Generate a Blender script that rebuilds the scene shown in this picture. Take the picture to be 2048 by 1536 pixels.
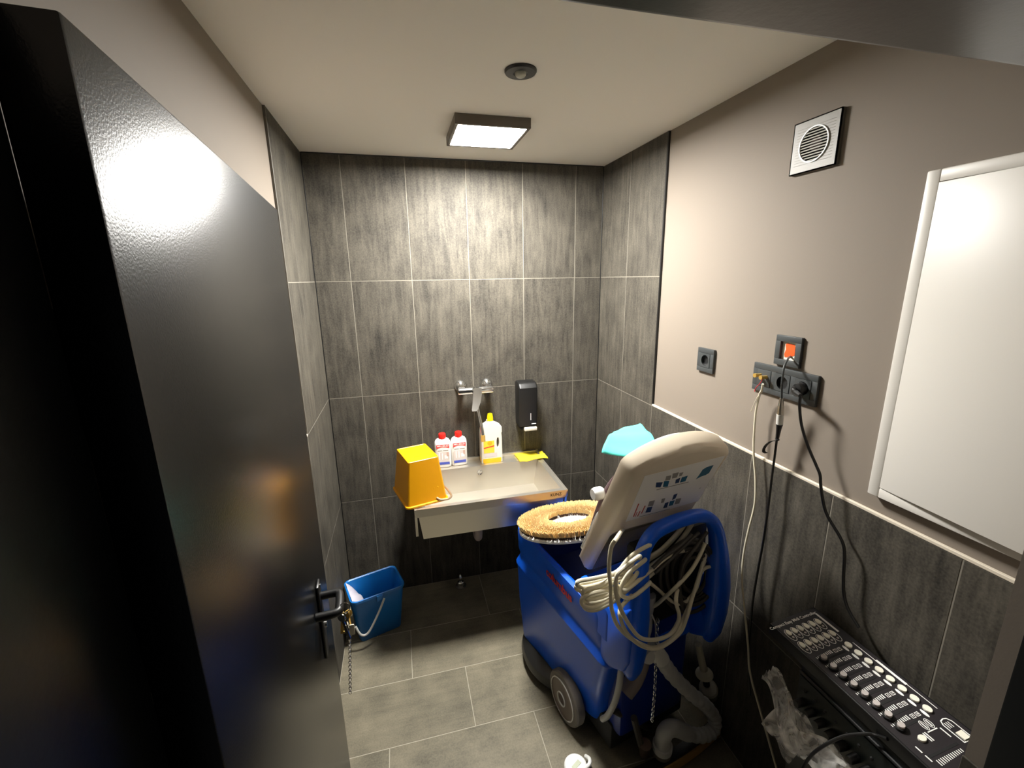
import bpy, bmesh, math, random
from mathutils import Vector, Matrix, Euler
random.seed(7)
S = bpy.context.scene
COL = S.collection
for o in list(bpy.data.objects):
    bpy.data.objects.remove(o)

# ------------------------------------------------------------------ camera, world, exposure
cam_d = bpy.data.cameras.new('camera')
cam_d.sensor_fit = 'HORIZONTAL'; cam_d.sensor_width = 36.0
cam_d.lens = 880.78 / 2048 * 36.0
cam_d.clip_start = 0.01
cam = bpy.data.objects.new('camera', cam_d); COL.objects.link(cam)
YAW, PITCH, ROLL, CAMZ = 0.2452, -0.2358, -0.016, 1.8163
_f = Vector((math.sin(YAW)*math.cos(PITCH), math.cos(YAW)*math.cos(PITCH), math.sin(PITCH)))
_r = Vector((math.cos(YAW), -math.sin(YAW), 0)); _u = _r.cross(_f)
_r2 = _r*math.cos(ROLL) + _u*math.sin(ROLL); _u2 = _u*math.cos(ROLL) - _r*math.sin(ROLL)
_m = Matrix((_r2, _u2, -_f)).transposed().to_4x4(); _m.translation = Vector((0, 0, CAMZ))
cam.matrix_world = _m
S.camera = cam
W = bpy.data.worlds.new('dark corridor'); S.world = W; W.use_nodes = True
W.node_tree.nodes['Background'].inputs[0].default_value = (0.9, 0.95, 1.0, 1)
W.node_tree.nodes['Background'].inputs[1].default_value = 0.02
S.view_settings.view_transform = 'Standard'; S.view_settings.look = 'None'
S.view_settings.gamma = 1.0; S.view_settings.use_curve_mapping = False
S.view_settings.exposure = 0.0
LAMP_STRENGTH = 430.0         # ceiling lamp diffuser
S.cycles.use_denoising = True
S.cycles.max_bounces = 10; S.cycles.diffuse_bounces = 6; S.cycles.glossy_bounces = 4
S.cycles.adaptive_threshold = 0.025
S.cycles.transparent_max_bounces = 12
S.cycles.sample_clamp_indirect = 4.0

# ------------------------------------------------------------------ measured courses of the hanging leads, hoses and lid print (metres)
COIL = [[[-0.1378,-0.285,0.9827],[-0.317,-0.465,1.1047],[-0.3368,-0.465,1.0793],[-0.3409,-0.465,1.0152],[-0.3332,-0.465,0.9636],[-0.3291,-0.465,0.9121],[-0.3234,-0.465,0.8691],[-0.3001,-0.465,0.8076],[-0.2507,-0.465,0.7436],[-0.1869,-0.465,0.6859],[-0.1455,-0.465,0.6598],[-0.0979,-0.465,0.6542],[-0.0553,-0.465,0.6688],[-0.001,-0.455,0.7263],[0.0749,-0.425,0.7838],[0.153,-0.385,0.8205],[0.2199,-0.365,0.842]],[[-0.1713,-0.405,0.9529],[-0.246,-0.48,1.0323],[-0.2979,-0.48,1.0137],[-0.3239,-0.48,0.9982],[-0.3273,-0.48,0.9604],[-0.3201,-0.48,0.923],[-0.2968,-0.48,0.8615],[-0.2568,-0.48,0.7893],[-0.2143,-0.48,0.7368],[-0.1531,-0.48,0.7065],[-0.0958,-0.48,0.7025],[-0.0661,-0.48,0.7319],[-0.0626,-0.48,0.7626],[-0.0821,-0.48,0.8295],[0.0717,-0.36,0.7809]],[[-0.1698,-0.405,0.9309],[-0.1969,-0.4,0.9492],[-0.236,-0.4,0.941],[-0.2685,-0.4,0.9309],[-0.3457,-0.4,0.9404],[-0.3944,-0.4,0.9491],[-0.403,-0.4,0.9403],[-0.3813,-0.4,0.9222],[-0.3281,-0.4,0.9134],[-0.2811,-0.4,0.9141],[-0.2351,-0.4,0.9229],[-0.1727,-0.4,0.9502],[-0.1706,-0.405,0.9419]],[[-0.1715,-0.405,0.8953],[-0.2799,-0.41,0.9223],[-0.3265,-0.41,0.9145],[-0.3793,-0.41,0.92],[-0.3879,-0.41,0.9078],[-0.3693,-0.41,0.8836],[-0.323,-0.41,0.873],[-0.2872,-0.41,0.8738],[-0.2395,-0.41,0.8866],[-0.1929,-0.41,0.9061],[-0.1686,-0.405,0.9124]],[[-0.1709,-0.405,0.8548],[-0.3338,-0.42,0.9069],[-0.3897,-0.42,0.9072],[-0.3999,-0.42,0.894],[-0.3887,-0.42,0.8743],[-0.3577,-0.42,0.8587],[-0.3171,-0.42,0.8588],[-0.2796,-0.42,0.8657],[-0.2207,-0.42,0.8922],[-0.1851,-0.42,0.9279],[-0.1696,-0.405,0.9272]],[[0.0649,-0.45,0.9636],[0.0465,-0.45,0.9249],[0.0087,-0.45,0.8778],[-0.0518,-0.45,0.8393],[-0.0687,-0.42,0.7825],[-0.074,-0.395,0.7407],[-0.077,-0.37,0.7111],[-0.1074,-0.35,0.7059]],[[-0.1704,-0.405,0.8472],[-0.1829,-0.385,0.8674],[-0.1048,-0.385,0.8926],[-0.0148,-0.385,0.9217],[0.0532,-0.385,0.975],[0.0426,-0.412,1.0335]],[[-0.1681,-0.405,0.8128],[-0.1712,-0.375,0.8188],[-0.0917,-0.375,0.8437],[-0.0278,-0.375,0.8778],[0.0224,-0.375,0.9271],[0.0614,-0.375,0.9556],[0.0501,-0.412,1.0277]],[[-0.1713,-0.405,0.8916],[-0.1805,-0.38,0.9001],[-0.1024,-0.38,0.9241],[-0.0492,-0.38,0.9389],[0.0166,-0.38,0.9791],[0.0192,-0.412,1.0399]],[[0.2191,-0.365,0.8484],[0.1556,-0.385,0.8399],[0.0762,-0.425,0.7932],[0.0216,-0.455,0.772],[-0.0128,-0.47,0.7271],[-0.0389,-0.47,0.6757],[-0.103,-0.47,0.6549],[-0.1548,-0.47,0.6646],[-0.2109,-0.47,0.7028],[-0.2641,-0.47,0.7662],[-0.2922,-0.47,0.8276],[-0.2812,-0.455,0.8553],[-0.1819,-0.405,0.8348]],[[-0.1725,-0.405,0.9102],[-0.198,-0.4,0.9011],[-0.1127,-0.4,0.8397],[-0.0104,-0.4,0.7339],[0.049,-0.4,0.703],[0.1037,-0.4,0.7356],[0.1297,-0.4,0.8076],[0.1939,-0.407,0.8108]],[[-0.1723,-0.405,0.9675],[-0.1561,-0.43,1.0125],[-0.2242,-0.43,0.9995],[-0.2699,-0.43,0.9633],[-0.283,-0.43,0.9249],[-0.2465,-0.43,0.8854],[-0.1688,-0.43,0.911],[-0.0676,-0.43,0.9492],[0.0935,-0.36,0.8745]],[[-0.1703,-0.405,0.9383],[-0.1826,-0.44,0.975],[-0.2488,-0.44,0.9455],[-0.2745,-0.44,0.8941],[-0.2302,-0.44,0.8599],[-0.1559,-0.44,0.8864],[-0.1688,-0.405,0.854]],[[-0.1698,-0.405,0.9309],[-0.1856,-0.385,0.923],[-0.2254,-0.385,0.9148],[-0.2584,-0.385,0.9046],[-0.3368,-0.385,0.9146],[-0.3864,-0.385,0.9236],[-0.3951,-0.385,0.9147],[-0.373,-0.385,0.8962],[-0.319,-0.385,0.887],[-0.2712,-0.385,0.8876],[-0.2244,-0.385,0.8963],[-0.161,-0.385,0.924],[-0.1706,-0.405,0.9419]],[[-0.1715,-0.405,0.8953],[-0.2662,-0.395,0.894],[-0.3137,-0.395,0.8863],[-0.3675,-0.395,0.8921],[-0.3763,-0.395,0.8797],[-0.3573,-0.395,0.8549],[-0.3101,-0.395,0.8439],[-0.2736,-0.395,0.8445],[-0.225,-0.395,0.8574],[-0.1775,-0.395,0.8771],[-0.1686,-0.405,0.9124]],[[-0.1709,-0.405,0.8548],[-0.3143,-0.405,0.8798],[-0.3715,-0.405,0.8803],[-0.3819,-0.405,0.8669],[-0.3705,-0.405,0.8466],[-0.3387,-0.405,0.8306],[-0.2971,-0.405,0.8304],[-0.2587,-0.405,0.8374],[-0.1985,-0.405,0.8643],[-0.1621,-0.405,0.9007],[-0.1696,-0.405,0.9272]],[[-0.1704,-0.405,0.8472],[-0.1782,-0.37,0.8399],[-0.0991,-0.37,0.8652],[-0.008,-0.37,0.8945],[0.061,-0.37,0.9484],[0.0426,-0.412,1.0335]],[[-0.1713,-0.405,0.8916],[-0.1689,-0.365,0.8753],[-0.0895,-0.365,0.8994],[-0.0354,-0.365,0.9144],[0.0316,-0.365,0.9551],[0.0192,-0.412,1.0399]]]
DARK = [[[0.1952,-0.36,0.7491],[0.1794,-0.36,0.7057],[0.1458,-0.36,0.6811],[0.1005,-0.36,0.6792],[0.0513,-0.36,0.6994],[0.0062,-0.36,0.7378],[-0.0282,-0.36,0.7874],[-0.0475,-0.36,0.8408],[-0.0496,-0.36,0.8904],[-0.0347,-0.36,0.9297],[-0.0048,-0.36,0.9534],[0.0363,-0.36,0.9583],[0.0831,-0.36,0.9429],[0.1291,-0.36,0.9086],[0.1672,-0.36,0.8598],[0.1907,-0.36,0.8036],[0.1952,-0.36,0.7491]],[[0.2037,-0.348,0.7418],[0.1879,-0.348,0.7051],[0.1569,-0.348,0.6853],[0.1161,-0.348,0.6855],[0.0725,-0.348,0.705],[0.033,-0.348,0.7401],[0.0033,-0.348,0.7847],[-0.0126,-0.348,0.8321],[-0.013,-0.348,0.8756],[0.0018,-0.348,0.9094],[0.0298,-0.348,0.9288],[0.0673,-0.348,0.9311],[0.1093,-0.348,0.9154],[0.1498,-0.348,0.8833],[0.1825,-0.348,0.8391],[0.2016,-0.348,0.7892],[0.2037,-0.348,0.7418]],[[0.1904,-0.336,0.7378],[0.1796,-0.336,0.7032],[0.155,-0.336,0.6825],[0.1207,-0.336,0.679],[0.0825,-0.336,0.6929],[0.0466,-0.336,0.7214],[0.0184,-0.336,0.7596],[0.0016,-0.336,0.8016],[-0.0017,-0.336,0.8413],[0.0087,-0.336,0.8734],[0.0313,-0.336,0.8933],[0.063,-0.336,0.8984],[0.0996,-0.336,0.8874],[0.1358,-0.336,0.8615],[0.1661,-0.336,0.824],[0.1855,-0.336,0.7805],[0.1904,-0.336,0.7378]],[[0.2062,-0.324,0.7369],[0.1935,-0.324,0.7096],[0.1707,-0.324,0.6945],[0.1418,-0.324,0.694],[0.1115,-0.324,0.7078],[0.0845,-0.324,0.7335],[0.0647,-0.324,0.7667],[0.055,-0.324,0.8025],[0.0563,-0.324,0.8355],[0.0685,-0.324,0.8613],[0.0898,-0.324,0.8762],[0.1171,-0.324,0.878],[0.1468,-0.324,0.8661],[0.1745,-0.324,0.842],[0.1957,-0.324,0.8089],[0.207,-0.324,0.7719],[0.2062,-0.324,0.7369]],[[0.2094,-0.352,0.7194],[0.1939,-0.352,0.6712],[0.1577,-0.352,0.6435],[0.1073,-0.352,0.6407],[0.0517,-0.352,0.6624],[0.0,-0.352,0.704],[-0.0402,-0.352,0.7581],[-0.0638,-0.352,0.8163],[-0.0682,-0.352,0.8705],[-0.0535,-0.352,0.9136],[-0.0217,-0.352,0.9401],[0.0232,-0.352,0.9462],[0.0755,-0.352,0.9304],[0.128,-0.352,0.8939],[0.1726,-0.352,0.8411],[0.2017,-0.352,0.7796],[0.2094,-0.352,0.7194]],[[0.1694,-0.34,0.7483],[0.1613,-0.34,0.7242],[0.1448,-0.34,0.7095],[0.1227,-0.34,0.7064],[0.0986,-0.34,0.7154],[0.0761,-0.34,0.7346],[0.0588,-0.34,0.761],[0.049,-0.34,0.7905],[0.048,-0.34,0.8187],[0.0559,-0.34,0.8416],[0.0715,-0.34,0.856],[0.0925,-0.34,0.8598],[0.1161,-0.34,0.8521],[0.1387,-0.34,0.834],[0.157,-0.34,0.808],[0.1678,-0.34,0.7778],[0.1694,-0.34,0.7483]],[[0.076,-0.4,0.9993],[0.0297,-0.4,0.9565],[-0.022,-0.4,0.9068],[-0.0301,-0.4,0.8236],[-0.006,-0.4,0.7362]],[[0.05,-0.39,0.9975],[-0.0066,-0.39,0.971],[-0.0741,-0.39,0.936],[-0.1318,-0.39,0.9086]],[[0.0176,-0.39,1.0011],[-0.04,-0.39,0.9717],[-0.1013,-0.39,0.9538],[-0.1439,-0.39,0.9309]]]
HOSE = [[-0.0872,-0.42,0.5782],[-0.061,-0.42,0.5353],[0.0015,-0.42,0.4375],[0.1013,-0.42,0.3093],[0.1994,-0.42,0.1942],[0.2471,-0.428,0.1156],[0.2276,-0.437,0.0744],[0.1623,-0.435,0.0876],[0.0833,-0.425,0.1367]]
ELBOW = [[0.1002,-0.425,0.1245],[0.0384,-0.42,0.1782],[0.0054,-0.415,0.1844],[-0.0068,-0.41,0.1552],[-0.0024,-0.405,0.1039]]
CHAIN = [[-0.0672,-0.4,0.6803],[-0.0877,-0.42,0.5846],[-0.0922,-0.43,0.4928],[-0.0905,-0.43,0.3859],[-0.093,-0.43,0.2999]]
BAND = [[-0.19,-0.3683,0.5402],[-0.19,-0.3657,0.4581],[-0.19,-0.348,0.3538],[-0.19,-0.3119,0.2479],[-0.19,-0.282,0.1967]]
GHOSE = [[-0.0832,-0.36,0.5511],[-0.0961,-0.36,0.4714],[-0.1201,-0.36,0.4179],[-0.1589,-0.36,0.3828]]
BAR = [[-0.1746,-0.32,0.2712],[0.0182,-0.32,0.0726]]
BRK = [[-0.1188,-0.37,0.2578],[-0.0755,-0.37,0.1064]]
PIPE = [[-0.0808,-0.37,0.7624],[-0.077,-0.37,0.7111],[-0.0823,-0.37,0.6627],[-0.0925,-0.37,0.6157],[-0.0933,-0.37,0.5642]]
GLOOP = [[-0.086,-0.39,0.7001],[-0.0665,-0.39,0.6519],[-0.0597,-0.39,0.5665]]
WCABLE = [[1.095,1.1151,1.4795],[1.1,1.1227,1.4545],[1.11,1.139,1.4363],[1.112,1.1481,1.3691],[1.112,1.1386,1.2463],[1.112,1.1154,1.1484],[1.11,1.1049,1.0624],[1.1,1.1069,0.969],[1.095,1.11,0.8711],[1.09,1.0983,0.781],[1.09,1.072,0.6801],[1.095,1.0438,0.5591],[1.1,1.0255,0.4593],[1.105,0.9705,0.3567],[1.11,0.8836,0.213],[1.11,0.8515,0.1623]]
GLEAD = [[1.15,1.0783,1.5719],[1.115,1.0545,1.5688],[1.085,1.0359,1.5483],[1.08,1.0313,1.5044],[1.09,1.035,1.4521]]
XLR = [[1.09,1.0354,1.455],[1.1,1.0398,1.3708],[1.105,1.0459,1.3162]]
XCABLE = [[1.105,1.0468,1.3224],[1.108,1.0494,1.2563],[1.108,1.0495,1.1796],[1.105,1.0454,1.0947],[1.105,1.0468,0.9674],[1.105,1.0528,0.8503],[1.105,1.057,0.7294],[1.105,1.0532,0.6104],[1.105,1.0431,0.4937],[1.105,1.0178,0.3686]]
STRAP = [[1.1,1.0373,1.3182],[1.095,1.0522,1.3117],[1.09,1.0645,1.2978],[1.09,1.0739,1.2808],[1.09,1.0741,1.2688],[1.095,1.0688,1.2653]]
PCORD = [[1.085,0.9687,1.4788],[1.085,0.9673,1.4497],[1.09,0.9569,1.3957],[1.095,0.9335,1.3431],[1.1,0.9032,1.2943],[1.1,0.8871,1.2713],[1.1,0.8785,1.2376],[1.105,0.857,1.1718],[1.11,0.8068,1.1167],[1.11,0.7923,1.0805],[1.11,0.7856,1.0238],[1.11,0.7751,0.9694],[1.105,0.7519,0.939],[1.1,0.7175,0.9183]]
RCABLE = [[0.9512,0.5245,0.84],[0.9486,0.5461,0.825],[0.9344,0.5562,0.82],[0.9056,0.5755,0.8],[0.8696,0.5838,0.78],[0.8408,0.5909,0.75],[0.8169,0.5888,0.72],[0.8036,0.588,0.66]]
LID = [[-0.19,-0.1783,0.7713],[0.9927,-0.1168,0.03],[-0.0813,-0.4639,0.8822],[-0.0891,-0.8782,-0.47]]
STICK = [[0.034,0.5465],[0.3207,0.5615],[0.338,0.3183],[0.0514,0.3016]]
THUMB = [[[0.0926,0.4989],[0.1186,0.4924],[0.1206,0.466],[0.1005,0.4725]],[[0.122,0.4965],[0.1427,0.4917],[0.1496,0.4602],[0.1299,0.4648]],[[0.1399,0.5277],[0.1623,0.5276],[0.1663,0.5014],[0.1485,0.5018]],[[0.1194,0.5206],[0.1382,0.5199],[0.1431,0.4967],[0.1246,0.499]],[[0.1679,0.489],[0.1818,0.495],[0.1883,0.4688],[0.1744,0.468]],[[0.1884,0.4947],[0.2093,0.4968],[0.2134,0.468],[0.1928,0.4674]],[[0.107,0.397],[0.1283,0.395],[0.1329,0.3632],[0.1118,0.367]],[[0.1128,0.3609],[0.1331,0.3593],[0.1378,0.3263],[0.1163,0.3304]],[[0.1815,0.3611],[0.1945,0.3623],[0.2018,0.3284],[0.1861,0.3302]],[[0.1989,0.3646],[0.2184,0.3635],[0.2225,0.3347],[0.206,0.3348]],[[0.2208,0.3703],[0.2431,0.3665],[0.2486,0.3352],[0.2287,0.3365]],[[0.1983,0.4007],[0.2117,0.4036],[0.2157,0.3759],[0.2046,0.3702]],[[0.1669,0.5229],[0.1812,0.522],[0.1825,0.5049],[0.174,0.5041]],[[0.1551,0.3932],[0.1687,0.3922],[0.1734,0.3678],[0.1627,0.3678]]]
DROP = [[0.2556,0.4654],[0.2582,0.4821],[0.2592,0.5126],[0.2708,0.521],[0.2943,0.5243],[0.2966,0.5017],[0.2974,0.4842],[0.2877,0.4767],[0.2728,0.4742]]
RED = [[[0.0643,0.3992],[0.0686,0.3976],[0.0761,0.322],[0.0716,0.3238]],[[0.0967,0.3763],[0.1012,0.3747],[0.1027,0.3316],[0.099,0.3311]],[[0.0873,0.3492],[0.091,0.3497],[0.0919,0.3179],[0.0889,0.3191]],[[0.077,0.3491],[0.0796,0.3489],[0.0828,0.3214],[0.0806,0.3203]]]
MASK = [[-0.2073,-0.2439,1.259],[-0.091,-0.1561,1.2856],[-0.0075,-0.2011,1.3113],[-0.0963,-0.3767,1.3116],[-0.1457,-0.3165,1.2339]]

# ------------------------------------------------------------------ materials
def lin(c):
    return tuple(((x/255)/12.92 if x/255 <= 0.04045 else ((x/255+0.055)/1.055)**2.4) for x in c)
MATS = {}
def mat(name, rgb, rough=0.5, metal=0.0, spec=0.5, bump=0.0, bscale=200.0, var=0.0, vscale=8.0, coat=0.0, emit=0.0, alpha=1.0, trans=0.0, sss=0.0):
    if name in MATS: return MATS[name]
    m = bpy.data.materials.new(name); m.use_nodes = True
    nt = m.node_tree; b = nt.nodes['Principled BSDF']
    c = (*lin(rgb), 1)
    b.inputs['Base Color'].default_value = c
    b.inputs['Roughness'].default_value = rough; b.inputs['Metallic'].default_value = metal
    b.inputs['Specular IOR Level'].default_value = spec
    b.inputs['Coat Weight'].default_value = coat
    b.inputs['Alpha'].default_value = alpha
    b.inputs['Transmission Weight'].default_value = trans
    if sss: b.inputs['Subsurface Weight'].default_value = sss; b.inputs['Subsurface Radius'].default_value = (.01, .01, .01)
    if emit:
        b.inputs['Emission Color'].default_value = c; b.inputs['Emission Strength'].default_value = emit
    tc = nt.nodes.new('ShaderNodeTexCoord')
    if bump:
        n = nt.nodes.new('ShaderNodeTexNoise'); n.inputs['Scale'].default_value = bscale; n.inputs['Detail'].default_value = 3
        nt.links.new(tc.outputs['Object'], n.inputs['Vector'])
        bp = nt.nodes.new('ShaderNodeBump'); bp.inputs['Strength'].default_value = bump; bp.inputs['Distance'].default_value = 0.002
        nt.links.new(n.outputs['Fac'], bp.inputs['Height']); nt.links.new(bp.outputs['Normal'], b.inputs['Normal'])
    if var:
        n = nt.nodes.new('ShaderNodeTexNoise'); n.inputs['Scale'].default_value = vscale; n.inputs['Detail'].default_value = 5
        nt.links.new(tc.outputs['Object'], n.inputs['Vector'])
        r = nt.nodes.new('ShaderNodeValToRGB')
        r.color_ramp.elements[0].position = .3; r.color_ramp.elements[1].position = .7
        r.color_ramp.elements[0].color = tuple(x*(1-var) for x in c[:3])+(1,)
        r.color_ramp.elements[1].color = tuple(min(1, x*(1+var)) for x in c[:3])+(1,)
        nt.links.new(n.outputs['Fac'], r.inputs['Fac']); nt.links.new(r.outputs['Color'], b.inputs['Base Color'])
    MATS[name] = m; return m

def tile_mat(name, axis, lo, hi, rough, vein):
    """dark stone-look tile: soft blotches and veins running along one axis, another cut of the pattern on every tile"""
    m = bpy.data.materials.new(name); m.use_nodes = True; nt = m.node_tree; L = nt.links.new
    b = nt.nodes['Principled BSDF']; b.inputs['Roughness'].default_value = rough; b.inputs['Specular IOR Level'].default_value = .22
    tc = nt.nodes.new('ShaderNodeTexCoord'); oi = nt.nodes.new('ShaderNodeObjectInfo')
    mul = nt.nodes.new('ShaderNodeMath'); mul.operation = 'MULTIPLY'; mul.inputs[1].default_value = 37.0
    L(oi.outputs['Random'], mul.inputs[0])
    add = nt.nodes.new('ShaderNodeVectorMath'); add.operation = 'ADD'
    L(tc.outputs['Object'], add.inputs[0]); L(mul.outputs[0], add.inputs[1])
    mp = nt.nodes.new('ShaderNodeMapping')
    sc = [44.0, 44.0, 44.0]; sc[axis] = 5.5
    mp.inputs['Scale'].default_value = sc; L(add.outputs[0], mp.inputs['Vector'])
    n1 = nt.nodes.new('ShaderNodeTexNoise'); n1.inputs['Scale'].default_value = 1.0; n1.inputs['Detail'].default_value = 7; n1.inputs['Roughness'].default_value = .62; n1.inputs['Distortion'].default_value = .5
    L(mp.outputs[0], n1.inputs['Vector'])
    n2 = nt.nodes.new('ShaderNodeTexNoise'); n2.inputs['Scale'].default_value = 7.0; n2.inputs['Detail'].default_value = 4
    L(add.outputs[0], n2.inputs['Vector'])
    n3 = nt.nodes.new('ShaderNodeTexNoise'); n3.inputs['Scale'].default_value = 170.0; n3.inputs['Detail'].default_value = 2
    L(add.outputs[0], n3.inputs['Vector'])
    mx = nt.nodes.new('ShaderNodeMix'); mx.data_type = 'FLOAT'; mx.inputs[0].default_value = vein
    L(n2.outputs['Fac'], mx.inputs[2]); L(n1.outputs['Fac'], mx.inputs[3])
    m3 = nt.nodes.new('ShaderNodeMix'); m3.data_type = 'FLOAT'; m3.inputs[0].default_value = .26
    L(mx.outputs[0], m3.inputs[2]); L(n3.outputs['Fac'], m3.inputs[3])
    r = nt.nodes.new('ShaderNodeValToRGB')
    r.color_ramp.elements[0].position = .33; r.color_ramp.elements[1].position = .72
    r.color_ramp.elements[0].color = (*lin(lo), 1); r.color_ramp.elements[1].color = (*lin(hi), 1)
    L(m3.outputs[0], r.inputs['Fac']); L(r.outputs['Color'], b.inputs['Base Color'])
    bp = nt.nodes.new('ShaderNodeBump'); bp.inputs['Strength'].default_value = .25; bp.inputs['Distance'].default_value = .001
    L(m3.outputs[0], bp.inputs['Height']); L(bp.outputs['Normal'], b.inputs['Normal'])
    return m

M_TILE = tile_mat('dark stone wall tile', 2, (38, 36, 33), (99, 94, 84), .66, .60)
M_FTILE = tile_mat('dark stone floor tile', 0, (90, 86, 74), (142, 134, 114), .5, .3)
M_GROUT = mat('light grey grout', (122, 117, 106), .9)
M_FGROUT = mat('floor grout', (164, 158, 142), .9)
M_WALL = mat('taupe wall paint', (127, 117, 106), .75, bump=.05, bscale=350)
M_CEIL = mat('off white ceiling paint', (249, 246, 238), .85, bump=.03, bscale=300)
M_DOOR = mat('black satin door lacquer', (13, 13, 13), .26, spec=.5, bump=.10, bscale=420)
M_FRAME = mat('black gloss frame paint', (24, 25, 25), .30, spec=.25, bump=.06, bscale=160)
M_BLACK = mat('black plastic', (16, 16, 16), .42)
M_BLACKM = mat('black matt', (12, 12, 12), .7)
M_SIL = mat('black silicone', (8, 8, 8), .5)
M_ANTH = mat('anthracite plastic', (62, 65, 66), .42)
M_ANTHD = mat('anthracite well', (30, 31, 32), .4)
M_STEEL = mat('brushed stainless steel', (226, 221, 210), .33, metal=.9, bump=.05, bscale=90)
M_CHROME = mat('chrome', (235, 235, 235), .14, metal=1.0)
M_BRASS = mat('brass', (226, 186, 100), .32, metal=.6)
M_WHITE = mat('white lacquer', (216, 212, 205), .4)
M_WPLAST = mat('white plastic', (235, 235, 232), .35)
M_GREY = mat('grey plastic', (184, 184, 182), .4)
M_LGREY = mat('light grey plastic', (206, 205, 200), .38)
M_YEL = mat('yellow bucket plastic', (226, 158, 0), .38)
M_BLUEB = mat('light blue bucket plastic', (24, 116, 196), .35)
M_BLUE = mat('royal blue machine plastic', (12, 92, 224), .3, bump=.04, bscale=250)
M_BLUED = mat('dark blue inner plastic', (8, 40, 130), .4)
M_BEIGE = mat('beige grey machine plastic', (236, 222, 200), .42, bump=.05, bscale=300)
M_BRIS = mat('tan bristles', (248, 214, 152), .8, var=.14, vscale=60)
M_BRISD = mat('dark bristle roots', (70, 46, 34), .85)
M_CABW = mat('off white cable', (222, 214, 190), .45)
M_CABD = mat('dark grey cable', (62, 58, 52), .55)
M_CABK = mat('black cable', (14, 14, 14), .35)
M_TEAL = mat('aqua paper cloth', (84, 204, 190), .8, sss=.3)
M_YCLOTH = mat('yellow sponge cloth', (250, 224, 40), .85, bump=.3, bscale=150, var=.12, vscale=20)
M_RED = mat('red print', (205, 34, 40), .4)
M_REDCAP = mat('red cap plastic', (226, 36, 30), .35)
M_INKW = mat('white print', (252, 252, 248), .5)
M_INKG = mat('grey print', (150, 146, 140), .5)
M_INKB = mat('blue print', (60, 76, 170), .5)
M_INKL = mat('pale print', (205, 198, 196), .5)
M_INKN = mat('navy print', (30, 56, 100), .5)
M_INKT = mat('petrol print', (20, 96, 128), .5)
M_INKK = mat('dark print', (30, 28, 28), .5)
M_INKR = mat('rust print', (190, 70, 40), .5)
M_LABY = mat('yellow label print', (250, 204, 60), .45)
M_BOTW = mat('milky bottle plastic', (236, 232, 220), .35, sss=.1)
M_LIQ = mat('yellow liquid showing through', (248, 196, 20), .3)
M_PAPER = mat('white sticker paper', (254, 252, 248), .5)
M_ORANGE = mat('orange installation box', (232, 84, 20), .5)
M_PLAST = mat('raw plaster', (232, 224, 208), .9)
M_TAN = mat('tan rubber blade', (176, 140, 78), .6)
M_RUB = mat('grey rubber tyre', (112, 106, 98), .6)
M_DRUB = mat('dark rubber bumper', (34, 33, 31), .4)
M_KNOB = mat('fader cap grey', (186, 178, 174), .5)
M_LED = mat('ivory button', (246, 242, 226), .4)
M_RAG = mat('pale rag', (206, 202, 214), .85)
M_PANEL = mat('controller panel black', (32, 27, 30), .5, bump=.1, bscale=600)

def lamp_mat():
    m = bpy.data.materials.new('lamp diffuser'); m.use_nodes = True; nt = m.node_tree
    b = nt.nodes['Principled BSDF']; b.inputs['Base Color'].default_value = (.9, .9, .9, 1)
    b.inputs['Emission Color'].default_value = (1.0, .975, .92, 1); b.inputs['Emission Strength'].default_value = LAMP_STRENGTH
    return m
def bag_mat():
    m = bpy.data.materials.new('clear plastic film'); m.use_nodes = True; nt = m.node_tree; L = nt.links.new
    b = nt.nodes['Principled BSDF']; b.inputs['Base Color'].default_value = (.85, .84, .80, 1)
    b.inputs['Roughness'].default_value = .07; b.inputs['Alpha'].default_value = .5
    tc = nt.nodes.new('ShaderNodeTexCoord'); n = nt.nodes.new('ShaderNodeTexNoise'); n.inputs['Scale'].default_value = 26; n.inputs['Detail'].default_value = 3; n.inputs['Distortion'].default_value = 1.2
    L(tc.outputs['Object'], n.inputs['Vector'])
    r = nt.nodes.new('ShaderNodeMapRange'); r.inputs[1].default_value = .35; r.inputs[2].default_value = .68; r.inputs[3].default_value = .16; r.inputs[4].default_value = .72
    L(n.outputs['Fac'], r.inputs[0]); L(r.outputs[0], b.inputs['Alpha'])
    bp = nt.nodes.new('ShaderNodeBump'); bp.inputs['Strength'].default_value = .8; bp.inputs['Distance'].default_value = .01
    L(n.outputs['Fac'], bp.inputs['Height']); L(bp.outputs['Normal'], b.inputs['Normal'])
    return m
M_LAMP = lamp_mat(); M_BAG = bag_mat()

# ------------------------------------------------------------------ mesh helpers
def V3(p): return Vector(p)
def smooth_path(pts, sub=6):
    P = [V3(p) for p in pts]
    if len(P) < 3 or sub <= 1: return P
    out = []
    for i in range(len(P)-1):
        p0 = P[i-1] if i else P[0]*2-P[1]; p1 = P[i]; p2 = P[i+1]; p3 = P[i+2] if i+2 < len(P) else P[-1]*2-P[-2]
        for k in range(sub):
            t = k/sub
            out.append(0.5*((2*p1)+(p2-p0)*t+(2*p0-5*p1+4*p2-p3)*t*t+(3*p1-p0-3*p2+p3)*t**3))
    out.append(P[-1]); return out

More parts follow.
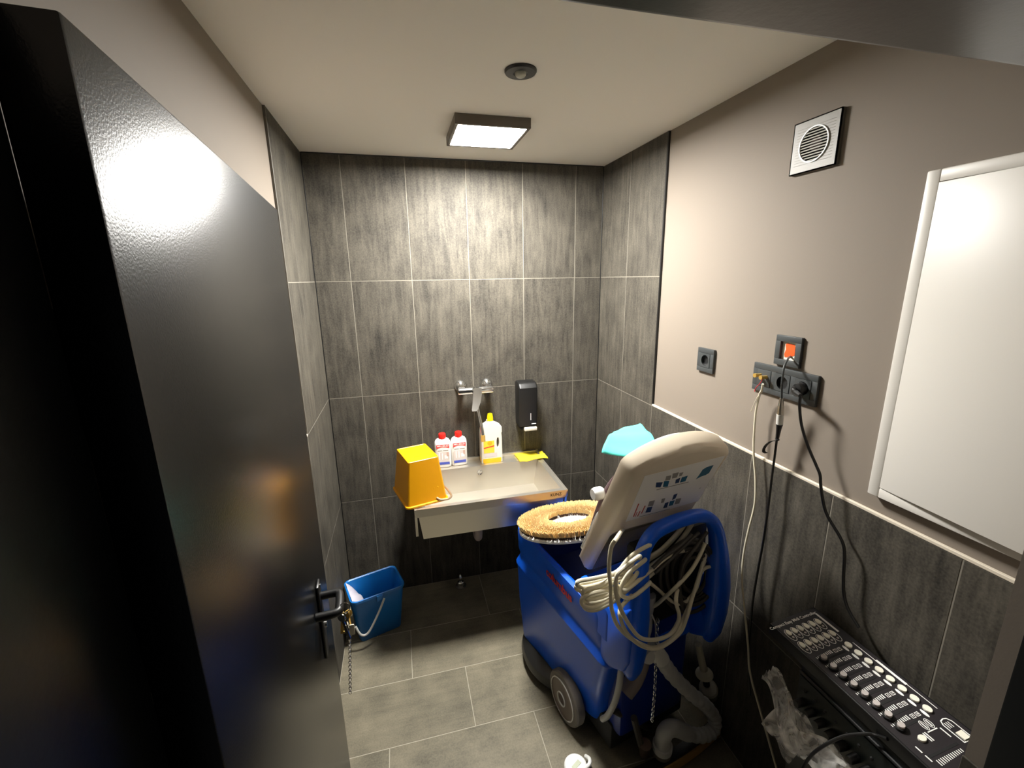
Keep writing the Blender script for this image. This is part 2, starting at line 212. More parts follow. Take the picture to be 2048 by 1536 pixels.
class B:
    def __init__(self): self.bm = bmesh.new()
    def _merge(self, t):
        me = bpy.data.meshes.new('tmp'); t.to_mesh(me); t.free(); self.bm.from_mesh(me); bpy.data.meshes.remove(me)
    def box(self, c, s, bev=0.0, rot=None, seg=2):
        t = bmesh.new(); bmesh.ops.create_cube(t, size=1)
        for v in t.verts: v.co = Vector((v.co.x*s[0], v.co.y*s[1], v.co.z*s[2]))
        if bev: bmesh.ops.bevel(t, geom=t.edges[:], offset=bev, segments=seg, profile=.5, affect='EDGES')
        R = rot if rot is not None else Matrix.Identity(3)
        for v in t.verts: v.co = R @ v.co + Vector(c)
        self._merge(t); return self
    def b2(self, p, q, bev=0.0, seg=2):
        return self.box([(a+b)/2 for a, b in zip(p, q)], [abs(b-a) for a, b in zip(p, q)], bev, None, seg)
    def rings(self, rings, cap0=True, cap1=True, closed=True):
        vs = [[self.bm.verts.new(p) for p in r] for r in rings]
        n = len(rings[0])
        for a, b in zip(vs, vs[1:]):
            for i in range(n if closed else n-1):
                j = (i+1) % n
                try: self.bm.faces.new((a[i], a[j], b[j], b[i]))
                except ValueError: pass
        if cap0 and closed: self.bm.faces.new(list(reversed(vs[0])))
        if cap1 and closed: self.bm.faces.new(vs[-1])
        return self
    def cyl(self, p0, p1, r0, r1=None, n=20, cap=True):
        p0, p1 = V3(p0), V3(p1); r1 = r0 if r1 is None else r1
        z = (p1-p0).normalized(); x = z.orthogonal().normalized(); y = z.cross(x)
        rg = lambda p, r: [p+(x*math.cos(2*math.pi*i/n)+y*math.sin(2*math.pi*i/n))*r for i in range(n)]
        return self.rings([rg(p0, r0), rg(p1, r1)], cap, cap)
    def lathe(self, prof, o=(0, 0, 0), ax=(0, 0, 1), n=28, cap=True):
        o = V3(o); z = V3(ax).normalized(); x = z.orthogonal().normalized(); y = z.cross(x)
        return self.rings([[o+z*h+(x*math.cos(2*math.pi*i/n)+y*math.sin(2*math.pi*i/n))*max(r, 1e-5) for i in range(n)] for r, h in prof], cap, cap)
    def tube(self, pts, r, n=10, sub=6, cap=True, flat=None):
        P = smooth_path(pts, sub); N = len(P)
        rr = r if callable(r) else (lambda t: r)
        T = [((P[min(i+1, N-1)]-P[max(i-1, 0)]).normalized()) for i in range(N)]
        x = T[0].orthogonal().normalized(); rg = []
        for i in range(N):
            x = (x-T[i]*x.dot(T[i])).normalized(); y = T[i].cross(x); q = rr(i/(N-1))
            rg.append([P[i]+(x*math.cos(2*math.pi*k/n)+y*math.sin(2*math.pi*k/n))*q for k in range(n)])
        return self.rings(rg, cap, cap)
    def poly(self, pts):
        self.bm.faces.new([self.bm.verts.new(p) for p in pts]); return self
    def prism(self, pts, d, bev=0.0, seg=2):
        """extrude a planar outline (3-D points) by vector d"""
        t = bmesh.new(); d = V3(d)
        a = [t.verts.new(p) for p in pts]; b = [t.verts.new(V3(p)+d) for p in pts]
        n = len(a)
        t.faces.new(list(reversed(a))); t.faces.new(b)
        for i in range(n): t.faces.new((a[i], a[(i+1) % n], b[(i+1) % n], b[i]))
        bmesh.ops.recalc_face_normals(t, faces=t.faces[:])
        if bev: bmesh.ops.bevel(t, geom=t.edges[:], offset=bev, segments=seg, profile=.5, affect='EDGES', clamp_overlap=True)
        self._merge(t); return self
    def holed(self, outer, hole, d, bev=0.0):
        """flat plate with one hole, extruded by d"""
        t = bmesh.new(); d = V3(d); L = []
        for lp in (outer, hole):
            vs = [t.verts.new(p) for p in lp]
            L += [t.edges.new((vs[i], vs[(i+1) % len(vs)])) for i in range(len(vs))]
        r = bmesh.ops.triangle_fill(t, edges=L, use_beauty=True)
        fs = [g for g in r['geom'] if isinstance(g, bmesh.types.BMFace)]
        e = bmesh.ops.extrude_face_region(t, geom=fs)
        for v in [g for g in e['geom'] if isinstance(g, bmesh.types.BMVert)]: v.co += d
        bmesh.ops.recalc_face_normals(t, faces=t.faces[:])
        self._merge(t); return self
    def mesh(self, name, m, ang=35):
        bmesh.ops.recalc_face_normals(self.bm, faces=self.bm.faces[:])
        me = bpy.data.meshes.new(name); self.bm.to_mesh(me); self.bm.free()
        me.materials.append(m)
        me.polygons.foreach_set('use_smooth', [True]*len(me.polygons))
        me.set_sharp_from_angle(angle=math.radians(ang)); me.update()
        return me
    def obj(self, name, m, parent=None, loc=(0, 0, 0), rot=(0, 0, 0), ang=35):
        return put(name, self.mesh(name, m, ang), parent, loc, rot)

def put(name, me, parent=None, loc=(0, 0, 0), rot=(0, 0, 0)):
    o = bpy.data.objects.new(name, me); COL.objects.link(o); o.parent = parent
    o.location = loc; o.rotation_euler = rot; return o
def tag(o, label, cat=None, group=None, kind=None):
    o['label'] = label
    if cat: o['category'] = cat
    if group: o['group'] = group
    if kind: o['kind'] = kind
    return o
def thing(name, label, cat, loc=(0, 0, 0), rz=0.0, group=None, kind=None):
    o = bpy.data.objects.new(name, None); COL.objects.link(o); o.empty_display_size = .05
    o.location = loc; o.rotation_euler = (0, 0, rz); return tag(o, label, cat, group, kind)
def rrect(x0, x1, y0, y1, r, z, k=5):
    out = []
    for cx, cy, a0 in ((x1-r, y1-r, 0), (x0+r, y1-r, 90), (x0+r, y0+r, 180), (x1-r, y0+r, 270)):
        for i in range(k+1):
            a = math.radians(a0+90*i/k); out.append((cx+r*math.cos(a), cy+r*math.sin(a), z))
    return out
def text_mesh(s, size, m, align='CENTER', extrude=0.0, bold=.02):
    cu = bpy.data.curves.new('lettering', 'FONT'); cu.body = s; cu.size = size; cu.align_x = align; cu.align_y = 'CENTER'; cu.extrude = extrude; cu.offset = size*bold; cu.resolution_u = 3
    o = bpy.data.objects.new('lettering', cu); COL.objects.link(o)
    dg = bpy.context.evaluated_depsgraph_get(); dg.update()
    me = bpy.data.meshes.new_from_object(o.evaluated_get(dg))
    bpy.data.objects.remove(o); bpy.data.curves.remove(cu)
    me.materials.clear(); me.materials.append(m); return me
RX90 = math.pi/2

# ------------------------------------------------------------------ the room
XL, XR, D, ZC = -0.393, 1.1374, 2.404, 2.4014
ZJ = [0.0, 0.6136, 1.2136, 1.8136, ZC]
J = 0.0016           # half a joint
_tilecache = {}
def tile_mesh(sx, sy, sz, m, bev=.0007):
    k = (round(sx, 4), round(sy, 4), round(sz, 4), m.name)
    if k not in _tilecache:
        _tilecache[k] = B().box((0, 0, 0), (sx, sy, sz), bev, None, 1).mesh('tile', m)
    return _tilecache[k]
def tile(parent, p, q, m):
    put('tile', tile_mesh(*[abs(b-a) for a, b in zip(p, q)], m), parent, [(a+b)/2 for a, b in zip(p, q)])

# floor
fl = tag(B().b2((XL-.12, -.9, -.08), (XR+.12, D+.12, -.0007)).obj('floor', M_FGROUT), 'dark stone tiled floor with light grey joints', kind='structure')
ys = [D, 2.0549, 1.7549, 1.4549, 1.1549, .8549, .5549, .2549, -.0451, -.3451, -.6451]
offs = [.3657, -.0642, .1841, .437, .687, .337, -.013, .237, .487, .137]
for r, (ya, yb, o) in enumerate(zip(ys, ys[1:], offs)):
    xs = sorted([o+.6*k for k in range(-4, 5) if XL+.02 < o+.6*k < XR-.02]); xs = [XL]+xs+[XR]
    for a, b in zip(xs, xs[1:]):
        tile(fl, (a+J, yb+J, -.002), (b-J, ya-J, 0), M_FTILE)

# back wall
wb = tag(B().b2((XL-.12, D+.0007, -.08), (XR+.12, D+.14, ZC+.05)).obj('wall_back', M_GROUT), 'back wall covered in tall dark stone tiles', kind='structure')
xs = [XL+.002, -.2239, .0761, .3761, .6761, .9761, XR-.002]
for a, b in zip(xs, xs[1:]):
    for za, zb in zip(ZJ, ZJ[1:]):
        tile(wb, (a+J, D, za+J), (b-J, D+.002, zb-J), M_TILE)

# side walls: tiled corner by the sink, painted above a tiled dado elsewhere
def side_wall(name, x, s, label, cols_full, cols_dado, yedge):
    """s=+1: wall beyond x on the right, -1: on the left"""
    w = tag(B().b2((x+s*.008, -.0, -.08), (x+s*.12, D+.002, ZC+.05)).obj(name, M_WALL), label, kind='structure')
    B().b2((x+s*.0007, yedge, 0), (x+s*.008, D, ZC)).b2((x+s*.0007, .285, 0), (x+s*.008, yedge, ZJ[2])).obj('grout_bed', M_GROUT, w)
    for a, b in zip(cols_full, cols_full[1:]):
        for za, zb in zip(ZJ, ZJ[1:]):
            tile(w, (x, b+J, za+J), (x+s*.002, a-J, zb-J), M_TILE)
    for a, b in zip(cols_dado, cols_dado[1:]):
        for za, zb in ((0, ZJ[1]), (ZJ[1], ZJ[2])):
            tile(w, (x, b+J, za+J), (x+s*.002, a-J, zb-J), M_TILE)
    return w
wr = side_wall('wall_right', XR, 1, 'right wall painted taupe above dark stone tiles', [D, 2.102, 1.80], [1.80, 1.472, 1.17, .87, .57, .287], 1.80)
wl = side_wall('wall_left', XL, -1, 'left wall painted taupe above dark stone tiles beside the open door', [D, 2.048, 1.832], [1.832, 1.532, 1.232, .932, .632, .332], 1.832)
ce = tag(B().b2((XL-.12, .0, ZC), (XR+.12, D+.12, ZC+.1)).obj('ceiling', M_CEIL), 'plain off white ceiling above the sink room', kind='structure')

# wall with the doorway the picture is taken through
wf = B()
wf.b2((.664, .03, -.08), (XR+.008, .285, ZC)); wf.b2((XL-.008, .03, -.08), (-.302, .285, ZC)); wf.b2((-.302, .03, 2.004), (.664, .285, ZC))
wf = tag(wf.obj('wall_front', M_WALL), 'taupe wall around the doorway at the right edge', kind='structure')
for k, (za, zb) in enumerate(((0, ZJ[1]), (ZJ[1], ZJ[2]))):
    put('tile', tile_mesh(.003, .03, zb-za-.003, M_TILE), wf, (.6605, .270, (za+zb)/2))

# trims
def trim(name, p, q, m, label, bev=.001):
    return tag(B().b2(p, q, bev, 1).obj(name, m), label, kind='structure')
trim('trim_1', (XR-.0012, .287, ZJ[2]+.0), (XR+.008, 1.797, ZJ[2]+.0085), mat('pale dado edge', (214, 204, 186), .5), 'pale edge strip along the top of the right tile dado')
trim('trim_2', (XR-.0015, 1.7925, ZJ[2]+.009), (XR+.008, 1.7995, ZC-.001), M_SIL, 'black upright edge strip where the right tiles end')
trim('trim_3', (XL-.008, 1.8325-.007, ZJ[2]+.009), (XL+.0012, 1.8315, ZC-.001), mat('grey tile edge', (96, 92, 84), .5), 'grey upright edge strip where the left tiles end')
trim('trim_4', (XL-.008, .4, ZJ[2]), (XL+.0012, 1.824, ZJ[2]+.0085), mat('pale dado edge', (214, 204, 186), .5), 'pale edge strip along the top of the left tile dado behind the door')
trim('trim_5', (XL, D-.004, 0), (XL+.004, D, ZC-.001), M_SIL, 'black sealed joint in the left rear corner')
trim('trim_6', (XR-.004, D-.004, 0), (XR, D, ZC-.001), M_SIL, 'black sealed joint in the right rear corner')
trim('trim_7', (XL+.004, D-.004, ZC-.006), (XR-.004, D, ZC), M_SIL, 'black shadow joint between ceiling and back wall')

# black door frame
fr = B()
fr.b2((-.302, -.08, 0), (-.2375, .3875, 2.004), .003, 3)
fr.b2((.656, -.08, 0), (.664, .264, 1.99), .002)
fr.b2((-.302, -.08, 1.9715), (.664, .287, 2.004), .007, 3)
tag(fr.obj('trim_8', M_FRAME), 'glossy black door frame seen from the doorway', kind='structure')

# open door leaf
DA = math.radians(94.9)
door = thing('door_1', 'black satin door standing open against the left wall', None, (-.197, .39, 0), DA, kind='structure')
B().b2((0, 0, .008), (.863, .042, 1.988), .0025, 2).obj('leaf', M_DOOR, door)
HX, HZ = .672, 1.035
hp = B().box((HX, -.004, HZ-.068), (.040, .008, .215), .004, None, 2).obj('handle_plate', M_BLACK, door)
hb = B(); hb.tube([(HX+.0, -.008, HZ), (HX, -.036, HZ), (HX-.004, -.05, HZ), (HX-.02, -.054, HZ), (HX-.062, -.054, HZ), (HX-.074, -.05, HZ), (HX-.078, -.036, HZ), (HX-.078, -.002, HZ)], .0105, 14, 6)
hb.obj('lever', M_BLACK, door)
cy = B(); cy.cyl((HX, -.006, HZ-.085), (HX, -.014, HZ-.085), .0085, n=18); cy.obj('lock_cylinder', M_CHROME, door)
sc = B(); sc.cyl((HX+.0, -.007, HZ+.03), (HX, -.011, HZ+.03), .0055, n=14); sc.obj('screw', M_CHROME, door)
hg = B()
for z in (.25, 1.75): hg.cyl((.014, .050, z-.05), (.014, .050, z+.05), .008, n=14)
hg.obj('hinge', M_BLACK, door)

# bunch of keys and its chain hanging from the lever
kx, ky, kz = -.183, 1.0, 1.047
kb = thing('key_bunch', 'bunch of brass keys on a long chain hanging from the door lever', 'keys', (kx, ky, kz))
ring = B(); ring.tube([(.0+.012*math.sin(a), 0, -.012+.014*math.cos(a)) for a in [2*math.pi*i/16 for i in range(17)]], .0013, 6, 2); ring.obj('key_ring', M_CHROME, kb)
for i, (dx, dy, l, a, m) in enumerate([(-.006, .002, .05, .12, M_BRASS), (.002, -.004, .055, -.1, M_CHROME), (.008, .003, .046, -.22, M_BRASS), (-.011, -.003, .06, .25, M_CHROME), (.004, .006, .062, .05, M_BRASS)]):
    k = B(); k.lathe([(.0, -.0012), (.011, -.0012), (.011, .0012), (.0, .0012)], (0, 0, -.012), (0, 1, 0), 18)
    k.b2((-.0035, -.001, -.012-l), (.0035, .001, -.018)); k.b2((.003, -.001, -.012-l), (.006, .001, -.006-l)); k.b2((.003, -.001, -.0-l), (.0055, .001, .006-l))
    k.obj('key', m, kb, (dx, dy, -.024), (0, a, i*.9))
tg = B().box((.012, -.004, -.075), (.012, .004, .03), .002); tg.obj('fob', M_CABW, kb)
ch = B()
for i in range(30):
    z = -.075-i*.0066; o = Vector((.006-i*.0006, 0, z)); t = i % 2
    pts = [o+Vector(((0.0032*math.cos(a), 0, .0045*math.sin(a)) if t else (0, 0.0032*math.cos(a), .0045*math.sin(a)))) for a in [2*math.pi*k/10 for k in range(11)]]
    ch.tube(pts, .0010, 5, 1)
ch.obj('chain', M_CHROME, kb)

# ------------------------------------------------------------------ ceiling fittings
lp = thing('ceiling_lamp', 'square ceiling lamp, lit, with dark frame above the sink', 'ceiling lamp', (.389, 1.912, ZC))
h = B()
for a, b in (((-.144, -.144, -.036), (.144, -.130, 0)), ((-.144, .130, -.036), (.144, .144, 0)), ((-.144, -.130, -.036), (-.130, .130, 0)), ((.130, -.130, -.036), (.144, .130, 0))):
    h.b2(a, b, .002)
h.obj('lamp_frame', mat('bronze grey lamp frame', (92, 84, 76), .5), lp)
B().b2((-.130, -.130, -.033), (.130, .130, -.012)).obj('diffuser', M_LAMP, lp)
ms = thing('motion_sensor', 'round black motion sensor with a pale lens on the ceiling', 'sensor', (.391, 1.40, ZC))
B().lathe([(.0, 0), (.047, 0), (.047, -.004), (.044, -.008), (.022, -.009), (.018, -.006), (.0, -.006)], cap=False).obj('ring', M_BLACK, ms)
B().lathe([(.0165, -.006), (.016, -.012), (.012, -.017), (.006, -.0195), (.0, -.020)], cap=False).obj('lens', mat('milky sensor lens', (190, 190, 176), .3), ms)

# ------------------------------------------------------------------ right wall: fan, sockets, cabinet  (local x runs to the right along the wall, -y into the room)
RW = -math.pi/2
XW = XR+.008          # painted surface
def circ(r, y, n=40, cx=0, cz=0): return [(cx+r*math.cos(2*math.pi*i/n), y, cz+r*math.sin(2*math.pi*i/n)) for i in range(n)]
def sq(x0, x1, z0, z1, y): return [(x0, y, z0), (x1, y, z0), (x1, y, z1), (x0, y, z1)]
fan = thing('extractor_fan', 'square white plastic extractor fan grille high on the taupe wall', 'fan', (XW, 1.08, 2.161), RW)
fp = B(); fp.holed(sq(-.072, .072, -.068, .068, -.012), circ(.044, -.012), (0, .004, 0)); fp.obj('cover_plate', mat('fan cover plastic', (128, 124, 116), .45), fan)
fe = B()
for a, b in (((-.072, -.012, -.068), (-.069, 0, .068)), ((.069, -.012, -.068), (.072, 0, .068)), ((-.069, -.012, -.068), (.069, 0, -.065)), ((-.069, -.012, .065), (.069, 0, .068))): fe.b2(a, b)
fe.obj('cover_rim', mat('fan rim', (96, 92, 86), .6), fan)
B().lathe([(.043, -.001), (.046, -.001), (.046, .003), (.043, .003), (.043, -.001)], (0, -.0125, 0), (0, -1, 0), 40, False).obj('grille_ring', M_WPLAST, fan)
for i in range(12):
    z = -.0396+i*.0072; w = math.sqrt(max(.0435**2-z*z, .0001))
    B().box((0, -.0115, z), (2*w, .005, .0026), .0006, Matrix.Rotation(.5, 3, 'X'), 1).obj('slat', M_LGREY, fan)
B().b2((-.05, -.004, -.05), (.05, -.002, .05)).obj('backing', M_BLACKM, fan)
B().lathe([(.0, -.002), (.018, -.002), (.018, .003), (.0, .003)], (0, -.004, 0), (0, -1, 0), 24, False).obj('motor_hub', mat('motor hub', (120, 104, 104), .5), fan)
gl = B()
for i in range(14):
    z = -.046+i*.0072; w = math.sqrt(max(.048**2-z*z, 0)) if abs(z) < .048 else 0
    for s in (-1, 1): gl.b2((s*max(w, .01), -.0124, z-.0004), (s*.058, -.0119, z+.0004))
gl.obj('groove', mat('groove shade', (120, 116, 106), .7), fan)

def socket_insert(parent, x, plug=False):
    i = B(); i.holed(sq(x-.027, x+.027, -.027, .027, -.012), circ(.0205, -.012, 28, x), (0, .008, 0)); i.obj('insert', M_ANTH, parent)
    w = B(); w.lathe([(.0205, -.0115), (.020, -.0012), (.0, -.0012)], (x, 0, 0), (0, 1, 0), 28, False); w.obj('socket_well', M_ANTHD, parent)
    p = B()
    for s in (-1, 1): p.cyl((x+s*.0095, -.0012, 0), (x+s*.0095, -.0022, 0), .003, n=10)
    p.obj('contact_hole', M_BLACKM, parent)
def frame_plate(parent, xs, size=.092, y=-.0105, openx=None):
    h = size/2; w0 = xs[0]-h; w1 = xs[-1]+h
    f = B()
    f.b2((w0, y, .0275), (w1, -.0005, h), .0015); f.b2((w0, y, -h), (w1, -.0005, -.0275), .0015)
    edges = [w0]+[v for x in xs for v in (x-.0275, x+.0275)]+[w1]
    for a, b in zip(edges[::2], edges[1::2]): f.b2((a, y, -.0275), (b, -.0005, .0275), .0006)
    f.obj('frame', M_ANTH, parent)
s1 = thing('power_socket', 'single anthracite power socket on the taupe wall above the raised machine lid', 'socket', (XW, 1.447, 1.495), RW)
frame_plate(s1, [0]); socket_insert(s1, 0)
s2 = thing('socket_frame', 'empty anthracite socket frame showing an orange wall box and a grey lead', 'socket frame', (XW, 1.080, 1.587), RW)
frame_plate(s2, [0])
B().b2((-.0275, -.0012, -.0275), (.0275, -.0004, .0275)).obj('plaster', M_PLAST, s2)
ob = B(); ob.prism([(-.017, -.0013, -.012), (-.014, -.0013, -.021), (.008, -.0013, -.016), (.02, -.0013, -.010), (.019, -.0013, .014), (.016, -.0013, .021), (-.012, -.0013, .023), (-.016, -.0013, .018), (-.013, -.0013, .004)], (0, -.0012, 0)); ob.obj('wall_box', M_ORANGE, s2)
s3 = thing('triple_socket', 'triple anthracite socket plate with loudspeaker jacks, open socket and plugged socket', 'socket', (XW, 1.083, 1.487), RW)
XS3 = [-.0725, 0, .0725]
frame_plate(s3, XS3)
B().b2((XS3[0]-.027, -.012, -.027), (XS3[0]+.027, -.002, .027), .001).obj('insert', M_ANTH, s3)
for dx, dz in ((-.013, .008), (.012, .006)):
    j = B(); j.cyl((XS3[0]+dx, -.012, dz), (XS3[0]+dx, -.030, dz), .0055, n=14); j.cyl((XS3[0]+dx, -.030, dz), (XS3[0]+dx, -.036, dz), .0070, n=14); j.obj('jack', M_BRASS, s3)
wr_ = B(); wr_.tube([(XS3[0]+.012, -.024, .004), (XS3[0]+.006, -.03, -.016), (XS3[0]-.006, -.032, -.034), (XS3[0]-.008, -.033, -.046)], .0011, 6); wr_.obj('wire', M_RED, s3)
socket_insert(s3, XS3[1]); socket_insert(s3, XS3[2])

# electrical cabinet with its door ajar
ec = thing('wall_cabinet', 'white metal wall cabinet with its door slightly ajar', 'cabinet', (XW, .54, 1.648), RW)
cf = B(); w_, h_ = .236, .378; t_ = .026
for a, b in (((-w_, -.022, -h_), (-w_+t_, -.0005, h_)), ((w_-t_, -.022, -h_), (w_, -.0005, h_)), ((-w_+t_, -.022, -h_), (w_-t_, -.0005, -h_+t_)), ((-w_+t_, -.022, h_-t_), (w_-t_, -.0005, h_))): cf.b2(a, b, .003, 2)
cf.obj('cabinet_frame', M_WHITE, ec)
B().b2((-w_+t_, -.003, -h_+t_), (w_-t_, -.001, h_-t_)).obj('cabinet_back', M_ANTH, ec)
cd = B().b2((0, -.0015, -h_+t_+.001), (2*(w_-t_)-.002, .0015, h_-t_-.001), .001).obj('cabinet_door', M_WHITE, ec, (-w_+t_+.001, -.0215, 0), (0, 0, -.085))

# ------------------------------------------------------------------ leads hanging on the right wall
wc = thing('speaker_cable', 'off-white cable hanging from the loudspeaker jacks down the wall', 'cable', WCABLE[0])
def rel(pts, o): return [[a-b for a, b in zip(p, o)] for p in pts]
B().tube(rel(WCABLE, WCABLE[0]), .0036, 10).obj('sheath', M_CABW, wc)
B().tube(rel([WCABLE[2], [WCABLE[2][0]-.004, WCABLE[2][1]+.006, WCABLE[2][2]-.012], [WCABLE[3][0]-.006, WCABLE[3][1]+.014, WCABLE[3][2]+.006]], WCABLE[0]), .0013, 6).obj('bare_strand', M_CABW, wc)
xc = thing('audio_cable', 'black audio cable with silver plug joined to the grey lead', 'cable', GLEAD[0])
O0 = GLEAD[0]
B().tube(rel(GLEAD, O0), .0030, 10).obj('grey_lead', M_ANTH, xc)
a0, a1, a2 = [V3(p) for p in rel(XLR, O0)]
g = B(); g.tube([a0, a0.lerp(a1, .3)], lambda t: .005+.0035*t, 14, 1); g.tube([a0.lerp(a1, .3), a0.lerp(a1, .62)], .0088, 16, 1); g.obj('plug', mat('satin nickel', (188, 182, 172), .3, metal=1), xc)
g = B(); g.tube([a0.lerp(a1, .62), a1], .0096, 16, 1); g.obj('coupler', M_LGREY, xc)
g = B(); g.tube([a1, a1.lerp(a2, .35), a2], lambda t: .0098-.005*t, 14, 4); g.obj('boot', M_BLACK, xc)
B().tube(rel(XCABLE, O0), .0036, 10).obj('sheath', M_CABK, xc)
P = smooth_path(rel([XCABLE[0]]+STRAP, O0), 4); st = B()
st.rings([[p+Vector((-.001, 0, .0)) + Vector((d, 0, e)) for d, e in ((-.006, -.0008), (.006, -.0008), (.006, .0008), (-.006, .0008))] for p in P]); st.obj('cable_strap', M_BLACKM, xc)
pc = thing('power_cable', 'black power cord plugged into the triple socket and hanging behind the controller', 'cable', PCORD[0])
B().tube(rel(PCORD, PCORD[0]), .0040, 10).obj('sheath', M_CABK, pc)
pl = B(); px, py, pz = XW, 1.083-.0725, 1.487
pl.lathe([(.0, .0), (.0185, .0), (.0185, .016), (.015, .022), (.0, .024)], (px-.010, py, pz), (-1, 0, 0), 24, False)
pl.tube([(px-.030, py, pz+.004), (px-.036, py+.002, pz-.006), tuple(PCORD[0])], lambda t: .012-.006*t, 12, 4)
for v in pl.bm.verts: v.co -= V3(PCORD[0])
pl.obj('plug', M_BLACK, pc)

# ------------------------------------------------------------------ stainless steel wall sink
SX0, SX1, SY0, SZ = .0, .752, 1.892, .784
sk = thing('utility_sink', 'brushed stainless steel utility sink mounted on the back wall', 'sink', (0, D, 0))
def Lk(x, y, z): return (x, y-D, z)
bs = B()
# basin: inner well with sloping floor, folded rim
o0 = [(SX0+.012, SY0, ), (SX1-.012, SY0), (SX1-.012, D-.002), (SX0+.012, D-.002)]
def rg(x0, x1, y0, y1, z): return [Lk(x0, y0, z), Lk(x1, y0, z), Lk(x1, y1, z), Lk(x0, y1, z)]
bs.rings([rg(.034, .716, 1.915, 2.318, .628-.012), rg(.018, .734, 1.897, 2.318, SZ-.04), rg(.012, .740, SY0, 2.318, SZ-.04), rg(.012, .740, SY0, 2.322, SZ), rg(.030, .722, SY0+.024, 2.300, SZ), rg(.032, .720, SY0+.027, 2.298, SZ-.006), rg(.058, .694, 1.955, 2.285, .640), rg(.30, .45, 2.07, 2.22, .630)], True, True)
bs.obj('basin', M_STEEL, sk, ang=25)
lg = B(); lg.b2(Lk(.012, 2.322, SZ-.02), Lk(.740, D-.001, SZ), .001); lg.b2(Lk(.012, D-.016, SZ), Lk(.740, D-.001, SZ+.018), .001); lg.obj('rear_ledge', M_STEEL, sk)
for s, x in ((0, .0), (1, .740)):
    # end plate with a hooked front foot
    pts = [(SY0-.002, .786), (SY0-.002, .752), (SY0+.010, .740), (SY0+.012, .700), (SY0+.014, .640), (SY0+.05, .632), (2.30, .60), (D-.001, .60), (D-.001, .806), (D-.02, .806), (2.32, .786)]
    e = B(); e.prism([Lk(x, y, z) for y, z in pts], (.012, 0, 0), .0006, 1); e.obj('end_plate', M_STEEL, sk)
B().lathe([(.0, .001), (.036, .001), (.040, .004), (.046, .004), (.046, 0)], Lk(.375, 2.145, .629), (0, 0, 1), 28, False).obj('drain_strainer', M_CHROME, sk)
ov = B(); ov.lathe([(.0, .002), (.010, .002), (.014, .004), (.016, .0)], Lk(.377, 2.292, .748), (0, -1, .05), 20, False); ov.obj('overflow', M_CHROME, sk)
tp = B(); tp.tube([Lk(.345, 2.20, .62), Lk(.345, 2.20, .50), Lk(.343, 2.20, .42), Lk(.343, 2.22, .385), Lk(.343, 2.26, .38), Lk(.343, 2.30, .40), Lk(.343, 2.34, .43), Lk(.343, D-.003, .43)], .022, 16, 5); tp.cyl(Lk(.345, 2.20, .52), Lk(.345, 2.20, .48), .029, n=20); tp.obj('drain_trap', mat('pale grey pipe', (196, 184, 184), .4), sk)
put('lettering', text_mesh('KUNZ', .021, M_INKK), sk, Lk(.690, SY0-.0008, SZ-.019), (RX90, 0, 0))
# floor outlet under the sink
fo = thing('pipe_outlet', 'small chrome pipe outlet on the floor against the back wall', 'pipe', (.243, 2.33, 0))
B().lathe([(.0, 0), (.032, 0), (.032, .006), (.02, .012), (.02, .03), (.016, .034), (.016, .014), (.0, .014)], cap=False).obj('flange', M_CHROME, fo)
B().tube([(.0, .01, .02), (.0, .01, .05), (.0, .03, .062), (.0, .068, .062)], .010, 12).obj('elbow', M_CHROME, fo)

# ------------------------------------------------------------------ wall mixer tap
tpz = 1.214
tap = thing('mixer_tap', 'chrome wall mixer tap with lever and swivel spout above the sink', 'tap', (.378, D, tpz))
for s in (-1, 1):
    r = B(); r.lathe([(.0, 0), (.034, 0), (.034, .006), (.026, .018), (.017, .024), (.017, .05), (.0, .05)], (s*.075, 0, .018), (0, -1, 0), 28, False); r.obj('wall_rose', M_CHROME, tap)
bd = B(); bd.tube([(-.097, -.06, .0), (-.09, -.06, 0), (.09, -.06, 0), (.097, -.06, .0)], lambda t: .021 if .05 < t < .95 else .019, 24, 1); bd.obj('tap_body', M_CHROME, tap)
bc = B(); bc.cyl((0.0, -.06, 0), (0, -.105, 0), .026, .024, 28); bc.obj('cartridge_cap', M_CHROME, tap)
lv = B(); lv.rings([[(x+w*c, y+.0, z+0*c) for c, y, z in ((-1, yy+.006, zz), (1, yy+.006, zz), (1, yy-.004, zz+.005), (-1, yy-.004, zz+.005))] for x, w, yy, zz in ((.004, .022, -.10, .018), (.0, .024, -.116, -.012), (-.010, .022, -.140, -.05), (-.024, .017, -.162, -.082), (-.028, .012, -.168, -.09))]); lv.obj('lever', M_CHROME, tap)
spt = B(); spt.tube([(0.0, -.06, -.015), (.0, -.062, -.04), (.002, -.07, -.065), (.006, -.09, -.11), (.012, -.12, -.17), (.016, -.138, -.21), (.017, -.148, -.238)], .0095, 14); spt.obj('spout', M_CHROME, tap)
ae = B(); ae.cyl((.017, -.148, -.232), (.017, -.154, -.268), .0125, n=20); ae.obj('aerator', M_BRASS, tap)

